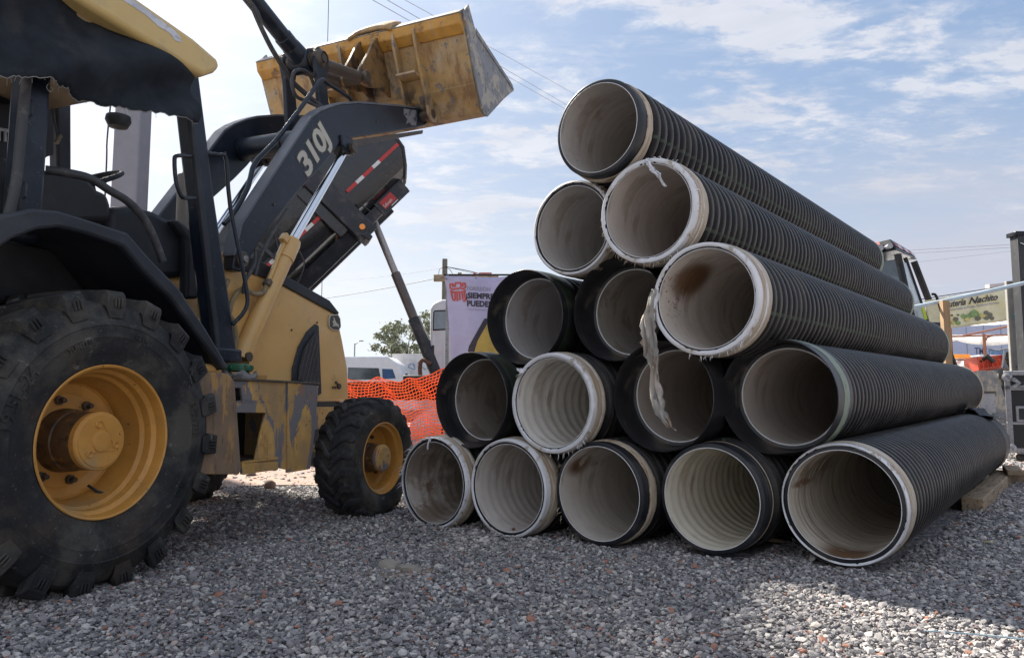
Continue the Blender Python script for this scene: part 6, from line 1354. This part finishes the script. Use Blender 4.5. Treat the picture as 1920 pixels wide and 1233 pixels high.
# ---- pale blue trailer with lettering
TL=thing('box_trailer',(17,26,0),0,'pale blue panelled box trailer with blue lettering parked behind the tent','trailer')
MB().bb(-2.6,5,0,2.4,1.55,3.6).build('trailer_box',trlm,TL,bevel=.02)
for k in range(9): MB().bb(-2.6+.62*k,-2.58+.62*k,-.012,.0,1.57,3.58).build('panel_seam',casem,TL)
MB().bb(-2.6,5,.05,2.3,1.25,1.5).build('trailer_chassis',blkv,TL,bevel=.02)
for x in(-1.8,3.6,4.4):
    MB().tube([(x,.1,.95),(x,.4,.95)],.42,24).build('trailer_wheel',rubber,TL,bevel=.04)
for s,x0,mt in(('TM',-.47,inkbk),('Transportation',-.13,inkb)):
    tv,tf=text(s,.34,.002,.006,0,.72); MB().add([(x0+x,-.012+z,2.22+y) for x,y,z in tv],tf).build('trailer_lettering',mt,TL,smooth=False)
MB().prism([(.98+.4,2.36),(1.06+.4,2.40),(1.16+.4,2.82),(1.08+.4,2.68),(1.10+.4,2.60),(1.02+.4,2.55),(1.07+.4,2.52)],-.014,-.010).build('swoosh_mark',inkbk,TL,smooth=False)
# ---- vehicles beyond
GY=.72
PT=car('white_pickup',11.35,15.0,19,1.0,'white pickup with an amber light bar on its roof, seen above the pipe ends','pickup',whitep,[([(11.95,.62),(11.85,.88),(12.1,.90),(12.2,.62)],glass),([(12.27,.62),(12.2,.9),(12.6,.88),(12.9,.62)],glass)],prof=[(11.2,-.1),(11.2,.6),(11.6,.66),(11.82,.93),(12.0,.98),(12.6,.97),(13.0,.62),(15,.6),(15,-.1)]); PT.location.z=GY
MB().bb(11.35-13.175+.25,11.35-13.175+.82,.3,.6,1.02,1.13).build('light_bar',amber,PT,bevel=.02)
SV=car('dark_suv',12.3,16.5,20,1.05,'dark car with silver roof partly hidden behind the motorcycle','car',blkv,[([(12.75,.66),(12.95,.92),(14.2,.92),(14.2,.66)],glass)],prof=[(12.2,.0),(12.2,.6),(12.55,.70),(12.85,1.0),(13.3,1.07),(15.5,1.05),(16.3,.7),(16.5,0)]); SV.location.z=GY+.05
MB().bb(12.9-14.4,15.4-14.4,.1,1.6,1.06,1.10).build('silver_roof',whitep,SV,bevel=.02)
# motorcycle
MT=thing('motorcycle',(9.75,14.5,GY),0,'dark motorcycle standing beside the concrete wall with its front wheel showing','motorcycle')
def mwheel(x,y,nm):
    w_=bpy.data.objects.new(nm,None); C.objects.link(w_); w_.parent=MT; w_.location=(x,y,.30)
    m=MB(); m.lathe([(-.04,.25),(-.045,.28),(0,.305),(.045,.28),(.04,.25)],seg=36,closed=True); m.build('tyre',rubber,w_)
    m=MB(); m.lathe([(-.02,.235),(-.02,.25),(.02,.25),(.02,.235)],seg=36,closed=True); m.tube([(0,-.04,0),(0,.04,0)],.04,12)
    for k in range(10): a=2*PI*k/10; m.tube([(0,0,0),(.24*math.cos(a),0,.24*math.sin(a))],.007,5)
    m.build('rim',casem,w_); return w_
w1=mwheel(-.02,0,'front_wheel'); w1.rotation_euler=(0,0,.95); w2=mwheel(1.0,.9,'rear_wheel'); w2.rotation_euler=(0,0,.75)
m=MB(); m.tube([(-.10,.02,.30),(.0,.0,.62),(.12,.05,.98)],.022,8); m.tube([(.06,-.06,.30),(.12,-.08,.62),(.2,.0,.98)],.022,8); m.build('fork',casem,MT)
MB().tube([(-.20,.10,1.0),(-.05,.05,.95),(.14,.02,.98),(.3,-.1,.95),(.42,-.18,1.02)],.014,8,sub=3).build('handlebar',casem,MT)
m=MB(); m.tube([(.2,.1,.85),(.5,.4,.80),(.7,.6,.70)],[.08,.15,.09],12); m.build('fuel_tank',darkpl,MT,bevel=.01)
m=MB(); m.bb(.4,.8,.35,.7,.25,.6); m.tube([(.15,.1,.80),(.5,.35,.3),(1.0,.9,.3)],.02,8); m.build('engine',grease,MT,bevel=.03)
m=MB(); m.tube([(.7,.6,.76),(1.2,1.0,.78)],[.09,.10],10); m.build('seat',darkpl,MT)
MB().tube([(-.25,.25,.75),(-.2,.12,.84),(-.10,.10,.72)],.05,10).build('headlamp',darkpl,MT)
MB().lathe([(-.04,.32),(-.045,.34),(.045,.34),(.04,.32)],seg=24).build('mudguard',darkpl,w1) if False else None
# red crate, red scooter front below it
o=MB(); cx,cy,cz=9.66,14.9,GY+.56
for (a,b,c,d,e,f_) in((-.28,.28,-.2,.2,0,.02),(-.28,.28,-.2,-.185,.0,.06),(-.28,.28,-.2,-.185,.22,.28),(-.28,.28,.185,.2,0,.28),(-.28,-.265,-.2,.2,0,.28),(.265,.28,-.2,.2,0,.28)): o.bb(a,b,c,d,e,f_)
for k in range(6): o.bb(-.28+.10*k,-.25+.10*k,-.199,-.187,.05,.23)
o=o.build('red_crate',redpl,bevel=.006); o.location=(cx,cy,cz); o.rotation_euler=(0,-.12,.1); tag(o,'red plastic crate with slotted sides beside the motorcycle','crate')
o=MB().prism([(-.12,0),(-.14,.05),(-.12,.55),(.12,.55),(.15,.3),(.12,0)],-.12,.12).build('crate_stand',M('dark_red_cart_panel',(.30,.05,.05),.5),bevel=.03); o.location=(cx+.05,cy+.02,GY+.0); tag(o,'dark red cart body under the red plastic crate','cart')
o=MB(); o.bb(-.14,.14,-.14,.14,0,.03); o.lathe([(0.03,.11),(.35,.05),(.42,.02),(.42,0)],axis='z',seg=20); o=o.build('traffic_cone',M('yellow_cone',(.65,.50,.03),.5)); o.location=(9.35,14.2,GY-.05); tag(o,'small yellow cone on the gravel left of the motorcycle wheel','cone')
# ---- upright grey loader bucket
LBk=thing('loader_bucket',(8.33,13.2,.45),.25,'grey scraped loader bucket standing open on the gravel beyond the pipe ends','bucket')
MB().prism([(-.26,0),(-.24,.72),(-.20,.74),(-.20,.05),(.35,.03),(.35,0)],-.35,.0).build('bucket_shell',sidest,LBk,bevel=.01)
MB().bb(-.30,.10,-.37,-.355,.38,.76).build('bucket_back',sidest,LBk,bevel=.008)
MB().prism([(.09,.76),(.13,.76),(.36,.05),(.36,.0),(.05,.0)],-.37,-.35).build('side_plate',sidest,LBk,bevel=.004)
MB().bb(-.29,.09,-.378,-.37,.36,.40).build('cross_seam',grease,LBk,bevel=.003)
MB().bb(-.30,.07,-.375,-.35,.0,.36).build('lower_plate',casem,LBk,bevel=.006)
# ---- concrete wall, pale wall, black post, flight case
o=MB().prism([(0,0),(0.0,2.36),(1.6,2.46),(1.6,0)],0,.05).build('concrete_wall',concr,bevel=.01); o.location=(6.855,10,0); o.rotation_euler=(0,-.0,0)
tag(o,'rough grey concrete wall with faint teal and grey scribbles at the right edge','wall')
rgf=random.Random(3); gw=M('teal_spray_paint',(.16,.38,.36),.8); gk=M('grey_spray_paint',(.17,.165,.16),.8)
for k in range(9):
    cx=.10+.10*rgf.random(); cz=1.85-.10*k+rgf.uniform(-.03,.03); pts=[(cx+rgf.uniform(-.08,.12),-.006,cz+rgf.uniform(-.07,.07)) for _ in range(5)]
    MB().tube(pts,.007,5,sub=4).build('spray_scribble',gw if k<3 else gk,o)
o2=MB().prism([(0,0),(0,5.35),(2.5,5.6),(2.5,0)],0,.3).build('pale_wall',concl,bevel=.01); o2.location=(19.85,30,0); tag(o2,'pale pinkish concrete wall end showing above the food banner','wall')
BP=thing('black_mast',(6.93,9.8,0),0,'black square steel mast with flanged top standing above the concrete wall','mast')
MB().bb(-.065,.10,-.06,.10,0,2.98).build('mast_tube',darkpl,BP,bevel=.008); MB().bb(-.10,.14,-.08,.12,2.94,3.0).build('top_flange',blkv,BP,bevel=.008)
MB().tube([(-.10,-.08,2.97),(-.13,-.08,2.95),(-.10,-.08,2.90)],.012,6).build('flange_hook',blkv,BP); MB().tube([(-.04,-.07,2.84),(.02,-.085,2.81),(.06,-.07,2.84)],.008,6,sub=3).build('tie_tape',decw,BP)
FC=thing('flight_case',(6.22,8.52,.0),-R(36),'black flight case with aluminium edges and castors at the right edge','flight case')
MB().bb(-.38,.42,.01,.72,.13,1.06).build('case_body',caseb,FC,bevel=.004)
def rail(*a): return MB().bb(*a).build('edge_rail',casem,FC,bevel=.006)
rail(-.395,-.335,-.004,.03,.13,1.06); rail(.375,.43,-.004,.03,.13,1.06); rail(-.395,.43,-.004,.03,1.02,1.075); rail(-.395,.43,-.004,.03,.845,.905); rail(-.395,.43,-.004,.03,.115,.165); rail(-.395,.43,-.006,.03,.44,.47)
rail(-.395,-.36,.03,.72,.13,1.06) if False else None
rail(-.40,-.37,.0,.74,1.03,1.075); rail(-.40,-.37,.0,.74,.12,.165)
for z in(.16,1.0): MB().lathe([(-.02,.0),(-.035,.03),(-.02,.055),(.02,.055)],c=(-.365,0,z),seg=20).build('ball_corner',casem,FC)
m=MB(); m.bb(-.30,.0,-.008,.012,.47,.66); m.build('recessed_handle',casem,FC,bevel=.01); m=MB(); m.bb(-.27,-.03,-.012,-.0075,.50,.63); m.build('handle_dish',darkpl,FC,bevel=.004); m=MB(); m.tube([(-.24,-.02,.60),(-.06,-.02,.60)],.012,8); m.build('handle_grip',darkpl,FC)
m=MB(); m.tube([(-.31,-.015,.88),(-.25,-.02,.93),(-.31,-.02,.98)],.028,8); m.build('butterfly_latch',casem,FC)
for x in(-.28,.32):
    w_=MB().tube([(x-.0,.06,.05),(x,.10,.05)],.052,20).build('castor',rubber,FC,bevel=.006); MB().bb(x-.04,x+.04,.04,.12,.095,.135).build('castor_plate',casem,w_,bevel=.004)
# grey column behind the loader cab
o=MB().prism([(-.17,0),(-.165,5.2),(.165,5.2),(.17,0)],0,.30).build('steel_column',pillm,bevel=.02); o.location=(-4.90,9.0,0); tag(o,'tall pale grey column seen through the open loader cab','column')
o=MB().tube([(-.20,-.02,4.6),(-.23,-.02,4.0),(-.22,-.02,3.4),(-.22,-.02,.02)],.010,6,sub=4).build('column_wire',wirem,o)

# ---- small things on the ground
def rock(name,loc,s,mat,seed,label,cat,fl=.0):
    bm=bmesh.new(); bmesh.ops.create_icosphere(bm,subdivisions=2,radius=1); rg=random.Random(seed)
    for vv in bm.verts:
        k=1+rg.uniform(-.16,.16); vv.co=Vector((vv.co.x*s[0]*k,vv.co.y*s[1]*k,min(vv.co.z*s[2]*k,s[2]*(.72 if fl else 2))))
    me=bpy.data.meshes.new(name); bm.to_mesh(me); bm.free(); me.materials.append(mat); me.shade_smooth(); me.set_sharp_from_angle(angle=R(35))
    o=link(name,me); o.location=loc; tag(o,label,cat); o.rotation_euler=(0,0,rg.uniform(0,3)); return o
rock('dirt_clod',(-2.035,6.2,.035),(.055,.05,.05),dirtm,4,'brown dirt clod on the lit gravel beyond the machine steps','clod')
rock('rubble_chunk',(-.565,3.42,.016),(.055,.045,.040),rockm,7,'larger left chunk of buried rubble in the foreground gravel','rubble',1)
rock('rubble_chunk',(-.465,3.36,.014),(.058,.035,.030),rockm,9,'smaller right chunk of buried rubble in the foreground gravel','rubble',1)
rock('pale_stone',(-2.55,7.2,.03),(.07,.05,.035),rockm,12,'pale flat stone on the reddish dirt beyond the machine','stone',1)
patch('dirt_spill',-.52,3.33,.15,.09,M('brown_dirt',(.20,.155,.11),.95,bump=[(60,.5,.01)],var=.25),.009,.3,2,'brown dirt round the buried rubble')
patch('dirt_spill',-1.12,2.95,.10,.05,bpy.data.materials['brown_dirt'],.009,.3,5,'small brown dirt spot in the foreground gravel')
o=MB().add([(-.03,0,0),(-.01,-.014,.004),(.02,-.01,.003),(.035,.004,.006),(.012,.014,.002),(-.012,.012,.005)],[(0,1,5),(1,2,4,5),(2,3,4)]).build('dry_leaf',leafm,smooth=False); o.location=(2.508,3.915,.024); tag(o,'curled yellow dry leaf on the gravel at the right','leaf')
from_=[(1.74,2.33,.022),(1.62,2.40,.024),(1.47,2.47,.020),(1.36,2.50,.018)]
o=MB().tube(from_,.0025,6,sub=3).build('blue_wire',M('blue_wire_sleeve',(.18,.28,.34),.5),None); tag(o,'thin pale blue wire on the sunlit gravel at lower right','wire')

# leaning tree added outside the frame, crown placed to shade the left foreground
def added_shade_tree():
    T=thing('tree',(-8.9,10.3,0),0,'added leaning tree out of view, crown shaped to shade the left foreground','tree'); rg=random.Random(21)
    cc=Vector((2.15,.40,9.5)); m=MB(); m.tube([(0,0,0),(.1,0,3),(.5,.05,6),(1.3,.1,8.3),(1.8,.1,9.6)],[.24,.20,.15,.10,.05],10,sub=4)
    for k in range(12):
        a=rg.uniform(0,6.28); q=cc+Vector((.8*math.cos(a),1.0*math.sin(a),rg.uniform(-.6,.9))); m.tube([(1.2+.02*k,.1,8.0+.08*k),tuple(Vector((1.4,.1,8.6)).lerp(q,.5)+Vector((0,0,.2))),tuple(q)],[.06,.04,.012],6)
    m.build('trunk',bark,T); c=MB()
    cl_=[(cc+Vector((rg.uniform(-.95,.62),rg.uniform(-1.2,1.7),rg.uniform(-.7,.8))),rg.uniform(.3,.6)) for _ in range(34)]
    for i in range(5200):
        o_,r=rg.choice(cl_); p=o_+Vector((rg.gauss(0,.55),rg.gauss(0,.55),rg.gauss(0,.4)))*r
        a,b=Vector((rg.uniform(-1,1),rg.uniform(-1,1),rg.uniform(-1,1))).normalized(),Vector((rg.uniform(-1,1),rg.uniform(-1,1),rg.uniform(-1,1))).normalized(); s_=.075*rg.uniform(.6,1.4)
        c.add([p-a*s_,p+b*s_*.6,p+a*s_,p-b*s_*.6],[(0,1,2,3)])
    c.build('crown',leaf,T,smooth=False)
added_shade_tree()
